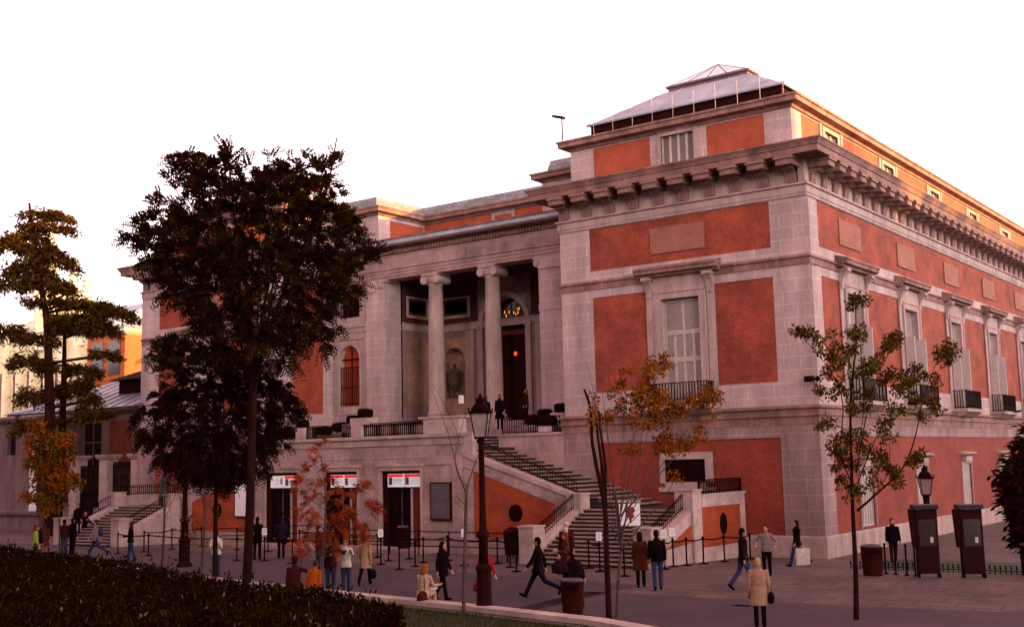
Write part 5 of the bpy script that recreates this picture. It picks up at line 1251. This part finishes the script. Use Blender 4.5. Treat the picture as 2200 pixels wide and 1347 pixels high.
# ------------------------------------------------------------------ vegetation
import numpy as np
rng = np.random.default_rng(11)
def leaf_mesh(name, C, D, N, L, W, mats, mi=None, parent=None, hexl=False):
    D = D/np.linalg.norm(D, axis=1, keepdims=True); Sd = np.cross(D, N); Sd /= np.linalg.norm(Sd, axis=1, keepdims=True)+1e-9
    L = np.asarray(L)[:, None]; W = np.asarray(W)[:, None]; n = len(C)
    v = np.stack([C, C+D*L*.45+Sd*W*.5, C+D*L, C+D*L*.45-Sd*W*.5], 1).reshape(-1, 3)
    me = bpy.data.meshes.new(name); me.vertices.add(n*4); me.vertices.foreach_set('co', v.astype('f4').ravel())
    me.loops.add(n*4); me.loops.foreach_set('vertex_index', np.arange(n*4, dtype='i4')); me.polygons.add(n)
    me.polygons.foreach_set('loop_start', np.arange(n, dtype='i4')*4)
    for m in mats: me.materials.append(m)
    if mi is not None: me.polygons.foreach_set('material_index', mi.astype('i4'))
    me.update(calc_edges=True); me.validate()
    o = bpy.data.objects.new(name, me); COL.objects.link(o)
    if parent: o.parent = parent
    return o
def leafm(nm, c, tr=.0):
    return mat('leaf_'+nm, c, rough=.9, var=.2, scale=3, spec=.02)
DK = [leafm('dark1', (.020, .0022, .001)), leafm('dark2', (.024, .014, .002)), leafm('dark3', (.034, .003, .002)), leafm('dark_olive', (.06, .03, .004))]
GR = [leafm('green1', (.085, .06, .006)), leafm('green2', (.15, .11, .010)), leafm('green3', (.07, .022, .005)), leafm('rust', (.22, .065, .006))]
ORG = [leafm('orange1', (.36, .085, .006)), leafm('orange2', (.42, .13, .010)), leafm('orange3', (.2, .04, .005)), leafm('olive', (.17, .115, .012))]
RD = [leafm('red1', (.30, .035, .012)), leafm('red2', (.38, .06, .014)), leafm('red3', (.2, .025, .01)), leafm('amber', (.33, .11, .015))]
CD = [leafm('cedar1', (.075, .032, .006)), leafm('cedar2', (.11, .055, .008)), leafm('cedar3', (.04, .010, .003))]
BARK = mat('dark_bark', (.035, .008, .005), var=.3, scale=6, spec=.05); BARKP = mat('pale_bark', (.13, .065, .06), var=.3, scale=6)
A3 = np.array(AX); B3 = np.array(BX); Z3 = np.array((0, 0, 1.0))
def unit(a): return a/(np.linalg.norm(a, axis=-1, keepdims=True)+1e-9)
def lean(u): return -.01+(u-305)*4.6e-5
class TreeF:
    def __init__(s, label, x, y, z, u0, v0, mpp, cat='tree', name='tree', group=None):
        s.t = thing(name, label, cat, (x, y, z), group=group); s.u0, s.v0, s.m = u0, v0, mpp
    def P(s, u, v, d=0):
        r = (u-(s.u0+lean(u)*(v-s.v0)))*s.m; return A3*r+Z3*(s.v0-v)*s.m+B3*d
    def limb(s, mb, pts, r0, r1, n=8):
        P = [Vector(p) for p in pts]
        # smooth through the points
        out = []
        for i in range(len(P)-1):
            a = P[max(i-1, 0)]; b = P[i]; c = P[i+1]; d = P[min(i+2, len(P)-1)]
            for k in range(4):
                t = k/4; out.append(.5*((2*b)+(c-a)*t+(2*a-5*b+4*c-d)*t*t+(3*b-a-3*c+d)*t**3))
        out.append(P[-1]); m = len(out); mb.tube(out, [r0+(r1-r0)*(i/(m-1))**.8 for i in range(m)], n)
def in_poly(px, py, poly):
    c = np.zeros(len(px), bool); n = len(poly)
    for i in range(n):
        x0, y0 = poly[i]; x1, y1 = poly[(i+1) % n]
        k = ((y0 > py) != (y1 > py)) & (px < (x1-x0)*(py-y0)/(y1-y0+1e-12)+x0); c ^= k
    return c
def sample_poly(poly, n):
    a = np.array(poly, float); lo, hi = a.min(0), a.max(0); out = np.zeros((0, 2))
    while len(out) < n:
        p = rng.uniform(lo, hi, (n*3, 2)); p = p[in_poly(p[:, 0], p[:, 1], poly)]; out = np.vstack([out, p])
    return out[:n]
def fronds(T, O, nf, fl, ll, lw, nl, mats, parent, upb=.3, pw=None, droop=.3):
    """T twig tips, O outward directions; each gives nf pinnate fronds of nl leaflet pairs"""
    C, D, N, L, W, M_ = [], [], [], [], [], []
    n = len(T)
    for f in range(nf):
        d = unit(unit(O)+rng.normal(0, .65, (n, 3))+Z3*upb); ln = fl*rng.uniform(.6, 1.15, n)
        nrm = unit(np.cross(d, rng.normal(0, 1, (n, 3)))); sd = np.cross(d, nrm)
        mi = rng.choice(len(mats), n, p=pw)
        for k in range(nl):
            t = (k+1)/nl; c = T+d*(ln*t)[:, None]-Z3*(droop*ln*t*t)[:, None]
            for sg in (-1, 1):
                C.append(c); D.append(unit(d*.55+sd*sg)+rng.normal(0, .08, (n, 3))); N.append(nrm); L.append(ll*rng.uniform(.7, 1.1, n)*(1-.35*abs(t-.45))); W.append(lw*np.ones(n)); M_.append(mi)
    return leaf_mesh('foliage', np.concatenate(C), np.concatenate(D), np.concatenate(N), np.concatenate(L), np.concatenate(W), mats, np.concatenate(M_), parent)
def blobs(cs, n, L, W, mats, parent, pw=None, flat=1.0, name='foliage'):
    """cs: list of (centre, radius)"""
    C, D, M_ = [], [], []
    for c, r in cs:
        k = max(6, int(n*(r/.4)**2)); q = rng.normal(0, 1, (k, 3)); q = unit(q)*(rng.uniform(0, 1, (k, 1))**.5)*r; q[:, 2] *= flat
        C.append(c+q); D.append(unit(q)+rng.normal(0, .7, (k, 3))-Z3*.3); base = rng.choice(len(mats), p=pw); mi = rng.choice(len(mats), k, p=pw); mi = np.where(rng.uniform(0, 1, k) < .55, base, mi); M_.append(mi)
    C = np.concatenate(C); D = np.concatenate(D); n_ = len(C); N = unit(rng.normal(0, 1, (n_, 3)))
    return leaf_mesh(name, C, D, N, L*rng.uniform(.6, 1.2, n_), W*rng.uniform(.7, 1.2, n_), mats, np.concatenate(M_), parent)
# big dark pinnate tree
T = TreeF('large dark tree with feathery leaves rising in front of the left pavilion', -10.81, -19.19, .35, 528, 1262, .0153)
outl = [(275, 575), (300, 550), (345, 520), (352, 470), (400, 440), (378, 375), (432, 372), (462, 410), (500, 395), (545, 400), (600, 378), (640, 400), (680, 400), (700, 390), (730, 430), (765, 520), (795, 540), (808, 590), (765, 640), (740, 690), (718, 735), (690, 800), (650, 830), (600, 850), (540, 850), (480, 830), (430, 780), (400, 730), (365, 690), (345, 640), (330, 600)]
outl = [(552+(a-552)*.86, 612+(b-612)*.88) for a, b in outl]; pp = sample_poly(outl, 1100); cx_, cy_ = 555, 600
dd = rng.uniform(-1, 1, 1100)*3.6*np.sqrt(np.clip(1-((pp[:, 0]-cx_)/300)**2-((pp[:, 1]-cy_)/290)**2, .04, 1))
tips = [T.P(u, v, d) for (u, v), d in zip(pp, dd)]
ex = [(485, 335), (478, 360), (500, 370), (490, 350), (535, 375), (555, 378), (580, 385), (600, 385), (715, 345), (700, 355), (690, 370), (705, 385), (680, 385), (385, 390), (395, 385), (415, 385), (400, 410), (285, 570), (300, 585), (310, 575), (330, 560), (320, 590), (800, 590), (790, 610), (770, 600), (700, 680), (715, 700)]
ext = np.array([T.P(555+(u-555)*.9, v+42 if v < 420 else v, rng.uniform(-1, 1)) for u, v in ex])
tips = np.array(tips); cen = T.P(cx_, cy_+60)
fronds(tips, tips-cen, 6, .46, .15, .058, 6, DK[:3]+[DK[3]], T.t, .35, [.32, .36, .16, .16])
fronds(ext, ext-cen, 5, .62, .2, .07, 7, DK[:2], T.t, .5, None, .1).name = 'leaf_spray'
mb = MB(); T.limb(mb, [T.P(528, 1285), T.P(534, 1150), T.P(538, 980), T.P(541, 860)], .155, .115, 10)
T.limb(mb, [T.P(541, 870), T.P(535, 760), T.P(520, 640, .3), T.P(500, 500), T.P(488, 360)], .1, .02); T.limb(mb, [T.P(541, 870), T.P(575, 760, -.4), T.P(620, 640, -.5), T.P(680, 480), T.P(705, 350)], .09, .02)
for i in range(26):
    u, v = pp[i*30]; d = dd[i*30]; a = T.P(540+rng.uniform(-8, 12), rng.uniform(640, 880)); e = T.P(u, v, d); T.limb(mb, [a, a*.5+e*.5+Z3*.4, e], .045, .012, 5)
mb.build('trunk', BARK, T.t, True)
# second dark tree, finer leaves, lower crown
T = TreeF('lower dark bushy tree standing left of the large feathery tree', -13.74, -17.95, .35, 462, 1245, .0164)
outl2 = [(330, 755), (365, 742), (430, 765), (520, 800), (600, 835), (650, 905), (605, 955), (585, 1010), (560, 1050), (500, 1075), (430, 1062), (370, 1035), (310, 975), (298, 935), (340, 895), (395, 860), (322, 800)]
outl2 = [(468+(a-468)*.88, 925+(b-925)*.88) for a, b in outl2]; pp = sample_poly(outl2, 820); dd = rng.uniform(-1, 1, 820)*2.8*np.sqrt(np.clip(1-((pp[:, 0]-470)/190)**2-((pp[:, 1]-925)/190)**2, .05, 1))
tips = np.array([T.P(u, v, d) for (u, v), d in zip(pp, dd)]); cen = T.P(470, 950)
up_ = pp[:, 1] < 850
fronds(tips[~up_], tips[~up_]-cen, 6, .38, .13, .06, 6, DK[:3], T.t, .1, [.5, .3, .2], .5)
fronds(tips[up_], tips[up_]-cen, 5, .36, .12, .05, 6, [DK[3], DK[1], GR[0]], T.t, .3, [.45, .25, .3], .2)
mb = MB(); T.limb(mb, [T.P(462, 1270), T.P(462, 1150), T.P(464, 1040), T.P(468, 930), T.P(440, 820)], .1, .03, 8)
for i in range(16):
    k = i*40; a = T.P(465, rng.uniform(900, 1080)); e = tips[k]; T.limb(mb, [a, a*.5+e*.5+Z3*.25, e], .03, .01, 5)
mb.build('trunk', BARK, T.t, True)
# red autumn tree
T = TreeF('young tree with red orange leaves standing before the middle doorway', -8.02, -18.76, .35, 692, 1268, .0141)
cl = [(684, 978), (693, 968), (672, 1008), (662, 1018), (700, 1022), (650, 1042), (640, 1048), (690, 1052), (712, 1048), (726, 1060), (765, 1062), (775, 1050), (742, 1080), (718, 1090), (700, 1080), (680, 1078), (662, 1086), (738, 1100), (752, 1112), (766, 1128), (788, 1096), (800, 1104), (805, 1098), (650, 1112), (668, 1120), (690, 1112), (712, 1122), (730, 1130), (742, 1142), (658, 1150), (648, 1164), (674, 1152), (700, 1150), (716, 1165), (770, 1152), (778, 1160), (720, 1185), (645, 1190), (660, 1180), (690, 1175), (705, 1140), (728, 1110), (740, 1120), (776, 1140), (652, 1062), (668, 1100)]
fr_t = np.array([T.P(u, v, rng.uniform(-.6, .6)) for u, v in cl for _ in range(3)])+rng.normal(0, .06, (len(cl)*3, 3))
fronds(fr_t, fr_t-T.P(695, 1110), 4, .28, .10, .036, 6, RD, T.t, -.1, [.35, .3, .25, .1], .4)
mb = MB(); T.limb(mb, [T.P(690, 1275), T.P(696, 1180), T.P(700, 1080), T.P(690, 990)], .055, .015, 7)
for u, v in cl[::2]: a = T.P(698, min(1200, v+40)); e = T.P(u, v); T.limb(mb, [a, a*.5+e*.5-Z3*.03, e], .014, .006, 4)
mb.build('trunk', BARKP, T.t, True)
# bare sapling
T = TreeF('slender bare sapling with forked branches before the right brick flank', -1.01, -20.85, .35, 996, 1318, .0117)
mb = MB(); T.limb(mb, [T.P(996, 1330), T.P(998, 1200), T.P(1000, 1120), T.P(1001, 1066)], .05, .036, 8)
for pts, r in (([(1000, 1070), (985, 1035), (975, 1000), (963, 955), (943, 900), (922, 848)], .024), ([(974, 1000), (985, 960), (950, 880), (925, 835)], .012), ([(1001, 1066), (1015, 1020), (1030, 980), (1038, 950)], .024), ([(1001, 1056), (985, 1040), (976, 1010), (976, 996)], .014), ([(976, 1000), (985, 950), (992, 925), (1003, 880)], .012),
               ([(1001, 1100), (985, 1082), (970, 1075)], .01), ([(1001, 1110), (980, 1090), (960, 1085)], .009), ([(1001, 1100), (1020, 1095), (1030, 1100)], .008), ([(1001, 1140), (980, 1145), (965, 1155)], .008), ([(1001, 1140), (1018, 1135), (1032, 1138)], .007), ([(1038, 950), (1044, 930), (1060, 905)], .008)):
    T.limb(mb, [T.P(u, v, .2*k*(-1)**len(pts)) for k, (u, v) in enumerate(pts)], r, .004, 5)
mb.build('trunk', BARKP, T.t, True)
# orange tree (two stems)
T = TreeF('autumn tree with dark multiple stems and orange leaves before the grand balcony', 1.19, -17.73, gz(-17.7), 1308, 1330, .0121)
mb = MB(); T.limb(mb, [T.P(1309, 1345), T.P(1303, 1200), T.P(1299, 1100), T.P(1285, 1030), T.P(1272, 960), T.P(1268, 890), T.P(1255, 848)], .085, .03, 9)
T.limb(mb, [T.P(1300, 1110), T.P(1293, 1020), T.P(1284, 950), T.P(1278, 890)], .045, .03, 8); T.limb(mb, [T.P(1301, 1110), T.P(1299, 1010), T.P(1290, 940), T.P(1285, 895)], .045, .03, 8)
mb.build('trunk', BARK, T.t, True)
mb = MB(); T.limb(mb, [T.P(1326, 1345, .3), T.P(1330, 1250, .3), T.P(1336, 1180, .3), T.P(1328, 1110, .2), T.P(1318, 1060)], .05, .03, 8)
oc = [(1335, 822), (1345, 840), (1325, 845), (1318, 868), (1350, 862), (1330, 880), (1388, 815), (1400, 800), (1415, 790), (1425, 800), (1385, 835), (1398, 850), (1375, 850), (1392, 870), (1410, 862), (1368, 865), (1400, 885), (1420, 880), (1398, 905), (1372, 895), (1275, 882), (1282, 875), (1340, 892), (1350, 900), (1440, 888), (1455, 892), (1425, 895), (1470, 880), (1462, 902), (1510, 862), (1522, 872), (1518, 885), (1500, 882), (1385, 925), (1398, 935), (1375, 915), (1295, 905), (1310, 915), (1437, 925), (1435, 940), (1495, 930), (1503, 936), (1430, 962), (1440, 958), (1478, 958), (1492, 965), (1465, 968), (1418, 985), (1440, 985), (1350, 985), (1358, 980), (1435, 980), (1415, 950), (1268, 912), (1445, 1045)]
for u, v in [(1335, 870), (1355, 985), (1400, 900), (1440, 930), (1495, 935), (1515, 875), (1460, 890), (1300, 900), (1375, 915), (1262, 800), (1290, 830), (1440, 1040), (1340, 830), (1410, 800), (1480, 965)]:
    a = T.P(1322+rng.uniform(-8, 10), rng.uniform(1080, 1180), .2); e = T.P(u, v, rng.uniform(-.6, .6)); m_ = a*.55+e*.45+A3*rng.uniform(0, .15); T.limb(mb, [a, m_, e], .018, .005, 5)
for pts in ([(1336, 1190), (1375, 1140), (1420, 1090), (1450, 1040)], [(1333, 1180), (1345, 1120), (1350, 1050), (1360, 985)]): T.limb(mb, [T.P(u, v, .2) for u, v in pts], .03, .008, 6)
mb.build('branch', BARKP, T.t, True)
ocs = []
for u, v in oc:
    dz_ = rng.uniform(-.6, .6)
    for _ in range(4 if u > 1360 and v < 915 else 2): ocs.append((T.P(u+rng.normal(0, 7), v+rng.normal(0, 7), dz_+rng.normal(0, .2)), rng.uniform(.1, .17)))
blobs(ocs, 300, .095, .062, ORG, T.t, [.34, .26, .22, .18])
# green-gold tree at the right
T = TreeF('young green and gold tree in the right foreground', 6.74, -15.41, gz(-15.4), 1839, 1332, .0120)
mb = MB(); T.limb(mb, [T.P(1840, 1345), T.P(1838, 1230), T.P(1833, 1130), T.P(1830, 1040), T.P(1828, 900), T.P(1838, 780), T.P(1838, 690)], .075, .012, 9)
gc = [(1838, 680), (1848, 688), (1830, 692), (1722, 745), (1735, 750), (1750, 758), (1762, 768), (1772, 785), (1770, 795), (1812, 748), (1825, 755), (1840, 760), (1835, 772), (1815, 775), (1822, 790), (1835, 790), (1925, 762), (1912, 772), (1900, 780), (1895, 795), (1935, 765), (1890, 805), (2032, 785), (2025, 795), (2015, 808), (2005, 815), (1785, 805), (1805, 815), (1790, 825), (1820, 820), (1850, 815), (1865, 822), (1875, 835), (1860, 845), (1830, 840), (1815, 850), (1905, 845), (1925, 855), (1935, 860), (1895, 850), (1780, 865), (1800, 872), (1820, 870), (1845, 878), (1870, 870), (1910, 875), (1930, 868), (1960, 830), (1975, 845), (1985, 860), (1955, 850), (1940, 885), (1960, 890), (1975, 905), (1985, 915), (1990, 925), (1820, 905), (1840, 915), (1865, 905), (1890, 915), (1780, 935), (1778, 945), (1800, 985), (1788, 975), (1815, 975), (1830, 965), (1850, 965), (1795, 1000), (1825, 1005), (1850, 1000), (1860, 985), (1890, 940), (1915, 935), (1905, 955), (1885, 970), (1925, 920), (1835, 1025), (1810, 1030), (1855, 1035), (1815, 1060), (1835, 1070), (1855, 1055), (1900, 1005), (1895, 1025), (1918, 1045), (1925, 1035), (1910, 1060), (1935, 1020), (1960, 1010), (1950, 1018), (1815, 1080), (1840, 1085), (1870, 1020)]
for pts, r in (([(1834, 1115), (1880, 1080), (1935, 1030), (1965, 960), (1980, 900), (2020, 800)], .035), ([(1832, 1080), (1805, 1000), (1812, 900), (1790, 830), (1730, 750)], .022), ([(1832, 1040), (1855, 930), (1880, 850), (1925, 765)], .02), ([(1830, 1000), (1780, 940), (1778, 910)], .008), ([(1835, 1060), (1880, 960), (1925, 880), (1960, 835)], .016), ([(1832, 1000), (1850, 920), (1850, 820)], .014), ([(1850, 1105), (1900, 1040), (1905, 980)], .012)):
    T.limb(mb, [T.P(u, v, (k-2)*.15) for k, (u, v) in enumerate(pts)], r, .006, 6)
mb.build('trunk', BARK, T.t, True)
gcs = []
for u, v in gc:
    dz_ = rng.uniform(-.7, .7)
    for _ in range(3): gcs.append((T.P(u+rng.normal(0, 6), v+rng.normal(0, 5), dz_+rng.normal(0, .15)), rng.uniform(.09, .16)))
blobs(gcs, 360, .10, .055, GR, T.t, [.36, .26, .22, .16])
# small orange tree at the far left
T = TreeF('small bushy orange and green tree before the grey pavilion at the far left', -32.11, -11.81, gz(-11.8), 128, 1195, .0234)
mb = MB(); T.limb(mb, [T.P(128, 1200), T.P(126, 1110), T.P(118, 1000)], .05, .02, 7); mb.build('trunk', BARKP, T.t, True)
lc = [(82, 935), (88, 950), (78, 965), (95, 970), (80, 990), (100, 985), (118, 975), (132, 955), (128, 970), (140, 975), (135, 990), (120, 1000), (90, 1010), (70, 1010), (105, 1020), (125, 1025), (140, 1010), (90, 1035), (110, 1045), (130, 1045), (145, 1040), (95, 1060), (115, 1065), (135, 1065), (155, 1050), (100, 1080), (120, 1090), (108, 1100), (70, 1080)]
blobs([(T.P(u+rng.normal(0, 4), v+rng.normal(0, 4), rng.uniform(-.7, .7)), rng.uniform(.2, .33)) for u, v in lc for _ in range(4)], 130, .17, .11, [ORG[0], ORG[2], ORG[3], GR[0]], T.t, [.32, .3, .2, .18])
# thin saplings at the left
for (x, y, u0, v0, m_, lab, leafy) in ((-23.15, -12.94, 347, 1215, .0202, 'thin pale sapling with bare forked twigs before the left staircase', 0), (-21.33, -12.37, 433, 1215, .0198, 'thin sapling with sparse yellow leaves behind the lower dark tree', 1)):
    T = TreeF(lab, x, y, gz(y), u0, v0, m_); mb = MB(); T.limb(mb, [T.P(u0, v0+5), T.P(u0+5, v0-80), T.P(u0+5, v0-150)], .06, .03, 7)
    for k in range(9):
        a = T.P(u0+5, v0-90-8*k); e = T.P(u0+5+rng.uniform(-45, 45), v0-130-rng.uniform(10, 70), rng.uniform(-.5, .5)); T.limb(mb, [a, a*.5+e*.5-Z3*.08, e], .015, .005, 4)
    mb.build('trunk', BARKP, T.t, True)
    if leafy: blobs([(T.P(u0+rng.uniform(-40, 35), v0-rng.uniform(30, 130), rng.uniform(-.5, .5)), rng.uniform(.12, .22)) for _ in range(34)], 40, .12, .06, [GR[1], ORG[3], GR[2], ORG[0]], T.t)
    else: blobs([(T.P(u0+rng.uniform(20, 50), v0-rng.uniform(60, 90), 0), .1) for _ in range(5)], 40, .1, .06, [ORG[0], ORG[3]], T.t)
# cedars
def cedar(T, tiers, trunk, nm=CD, r0=.5, n=105, thin=1.0):
    mb = MB(); T.limb(mb, [T.P(*p) for p in trunk], r0, .08, 10)
    C, D, M_ = [], [], []
    for (ux, vy, wd, th, ht) in tiers:
        wd *= thin
        k = int(n*wd/40*(1+th/14)); uu = rng.uniform(-1, 1, k); depth = rng.uniform(-1, 1, k)*wd*.5
        for q in range(k):
            u = ux+uu[q]*wd; v = vy+uu[q]*ht+abs(uu[q])**2*th*.4+rng.normal(0, th*.3)
            c = T.P(u, v, depth[q]*T.m)
            nn = 7; off = rng.normal(0, .16, (nn, 3)); off[:, 2] = off[:, 2]*.5-np.abs(rng.normal(0, .1, nn)); C.append(c+off)
            d = np.tile(A3*np.sign(uu[q]), (nn, 1))+rng.normal(0, .6, (nn, 3)); d[:, 2] -= rng.uniform(0, 1.0, nn); D.append(d); M_.append(np.full(nn, rng.integers(len(nm))))
        tu = [p for p in trunk]; j = min(range(len(tu)), key=lambda i: abs(tu[i][1]-(vy+20))); a = T.P(tu[j][0], vy+18)
        for sg in (-1, 1): T.limb(mb, [a, T.P(ux+sg*wd*.5, vy+4), T.P(ux+sg*wd*.95, vy+sg*ht)], .11, .02, 5)
    mb.build('trunk', BARK, T.t, True)
    C = np.concatenate(C); D = np.concatenate(D); k = len(C)
    leaf_mesh('foliage', C, D, unit(rng.normal(0, 1, (k, 3))), rng.uniform(.2, .42, k), rng.uniform(.06, .12, k), nm, np.concatenate(M_), T.t)
T = TreeF('tall spreading cedar with drooping tiers at the left edge', -49.43, -1.3, 0, 110, 1150, .0315, name='cedar_tree')
cedar(T, [(85, 500, 45, 12, 0), (120, 508, 30, 8, 6), (100, 528, 62, 12, 6), (60, 545, 40, 18, 0), (85, 570, 48, 20, 8), (110, 592, 55, 26, 14), (60, 610, 45, 30, 0), (95, 640, 52, 32, 6), (130, 655, 28, 18, 4), (20, 640, 40, 30, 0), (110, 682, 66, 12, 4), (180, 688, 60, 16, 6), (225, 705, 58, 18, 10), (160, 720, 60, 16, 0), (205, 735, 40, 20, 6), (80, 755, 42, 18, 4), (215, 790, 30, 12, 4), (60, 800, 36, 24, 0), (20, 740, 40, 30, 0), (172, 845, 20, 30, 0), (185, 880, 20, 30, 0), (62, 870, 22, 26, 0), (60, 930, 30, 20, 0), (190, 912, 36, 10, -4), (20, 560, 30, 30, 0), (100, 810, 18, 26, 0)],
      [(112, 1165), (108, 1000), (104, 860), (98, 720), (80, 620), (62, 480)], r0=.5, n=80, thin=.86)
T = TreeF('flat-topped cedar crown rising over the annex roof', -56, 3.2, 0, 195, 1090, .0345, name='cedar_tree')
cedar(T, [(205, 660, 26, 6, 0), (215, 672, 34, 8, 4), (228, 690, 40, 12, 4), (245, 770, 34, 18, 6), (222, 808, 30, 18, 4), (190, 815, 25, 22, 0)], [(200, 1100), (205, 900), (208, 760), (208, 662)], r0=.4, n=90)
T = TreeF('dark conifer at the right edge beside the telephone booths', 8.7, -3.75, gz(-3.75), 2165, 1222, .0163, name='conifer_tree')
cedar(T, [(2165, 905, 10, 14, 0), (2160, 940, 24, 16, 4), (2155, 970, 36, 20, 6), (2150, 1005, 50, 20, 4), (2150, 1035, 62, 22, 4), (2150, 1065, 58, 26, 4), (2158, 1100, 52, 30, 4), (2160, 1130, 48, 28, 2), (2175, 985, 30, 20, 0), (2190, 1060, 30, 30, 0)], [(2165, 1235), (2165, 1100), (2165, 900)], DK[:3], r0=.12, n=110)
# hedge
hb = [(-36, -15.2), (-22.5, -19.3), (-12.8, -21.5), (-7.1, -23.5), (-2.3, -24.3), (1.0, -25.6)]
HT = thing('hedge', 'thick dark leafy hedge filling the lower left foreground', 'hedge', (0, 0, 0))
mb = MB()
for (x0, y0), (x1, y1) in zip(hb, hb[1:]):
    n_ = Vector((y1-y0, -(x1-x0))).normalized()*-1
    o0 = Vector((x0, y0))-Vector((0, 7)); o1 = Vector((x1, y1))-Vector((0, 7))
    mb.hexa([(x0, y0, .3), (x1, y1, .3), (o1.x, o1.y, .3), (o0.x, o0.y, .3), (x0, y0-.1, .88), (x1, y1-.1, .88), (o1.x, o1.y, .88), (o0.x, o0.y, .88)])
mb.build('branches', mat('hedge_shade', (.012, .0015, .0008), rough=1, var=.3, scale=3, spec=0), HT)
N_ = 78000
seg = rng.integers(0, len(hb)-1, N_); lens = np.array([math.dist(a, b) for a, b in zip(hb, hb[1:])]); seg = rng.choice(len(lens), N_, p=lens/lens.sum())
hb_ = np.array(hb); t_ = rng.uniform(0, 1, N_); base = hb_[seg]*(1-t_)[:, None]+hb_[seg+1]*t_[:, None]
dep = rng.uniform(0, 7, N_)**1.0; side = rng.uniform(0, 1, N_) < .25; dep[side] = rng.uniform(-.08, .12, side.sum())
zz = .95+.10*np.sin(base[:, 0]*1.7+dep)+.09*np.sin(base[:, 0]*4.3+dep*3)+.06*np.sin(base[:, 0]*9.1-dep*5)+rng.normal(0, .05, N_); zz[side] = rng.uniform(.35, 1.15, side.sum())
sh_ = rng.integers(0, 1500, N_//6); sx_ = rng.uniform(0, 1, 1500); k6 = rng.choice(N_, N_//6, replace=False); src_ = rng.choice(N_, 1500); base[k6] = base[src_][sh_]+rng.normal(0, .03, (len(k6), 2)); dep[k6] = dep[src_][sh_]; zz[k6] = zz[src_][sh_]+rng.uniform(0, .42, len(k6))*sx_[sh_]**2
# right end face too
endk = rng.uniform(0, 1, N_) < .06; base[endk] = hb_[-1]+rng.normal(0, .08, (endk.sum(), 2)); zz[endk] = rng.uniform(.35, 1.1, endk.sum())
Cc = np.stack([base[:, 0]+rng.normal(0, .04, N_), base[:, 1]-dep, zz], 1); Dd = rng.normal(0, .55, (N_, 3))+Z3*.8
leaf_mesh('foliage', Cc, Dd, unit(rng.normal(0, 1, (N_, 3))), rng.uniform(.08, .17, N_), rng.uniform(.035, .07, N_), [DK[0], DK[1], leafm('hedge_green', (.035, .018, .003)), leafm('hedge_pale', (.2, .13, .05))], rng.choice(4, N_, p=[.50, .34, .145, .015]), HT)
# grass blades on the lawn near the wall
N_ = 16000; x = rng.uniform(-8, 9, N_); y = np.array([kwy(a) for a in x])-.5-rng.uniform(0, 1, N_)**1.3*5
leafg = leaf_mesh('grass', np.stack([x, y, np.full(N_, .3)], 1), rng.normal(0, .3, (N_, 3))+Z3, unit(rng.normal(0, 1, (N_, 3))), rng.uniform(.05, .12, N_), rng.uniform(.012, .02, N_), [leafm('grass1', (.04, .045, .005)), leafm('grass2', (.07, .065, .008))], rng.integers(0, 2, N_))
tag(leafg, 'short grass blades on the raised bed behind the low wall', 'grass', kind='stuff')
# fallen leaves
N_ = 260; x = rng.uniform(-12, 9, N_); y = rng.uniform(-20, -8, N_); z = np.array([gz(a)+.014 for a in y])
fl_ = leaf_mesh('fallen_leaves', np.stack([x, y, z], 1), rng.normal(0, 1, (N_, 3))*np.array([1, 1, .05]), np.tile(Z3, (N_, 1))+rng.normal(0, .1, (N_, 3)), rng.uniform(.05, .1, N_), rng.uniform(.04, .06, N_), [ORG[0], ORG[2], GR[2]], rng.integers(0, 3, N_))
tag(fl_, 'scattered fallen leaves on the paving', 'leaves', kind='stuff')
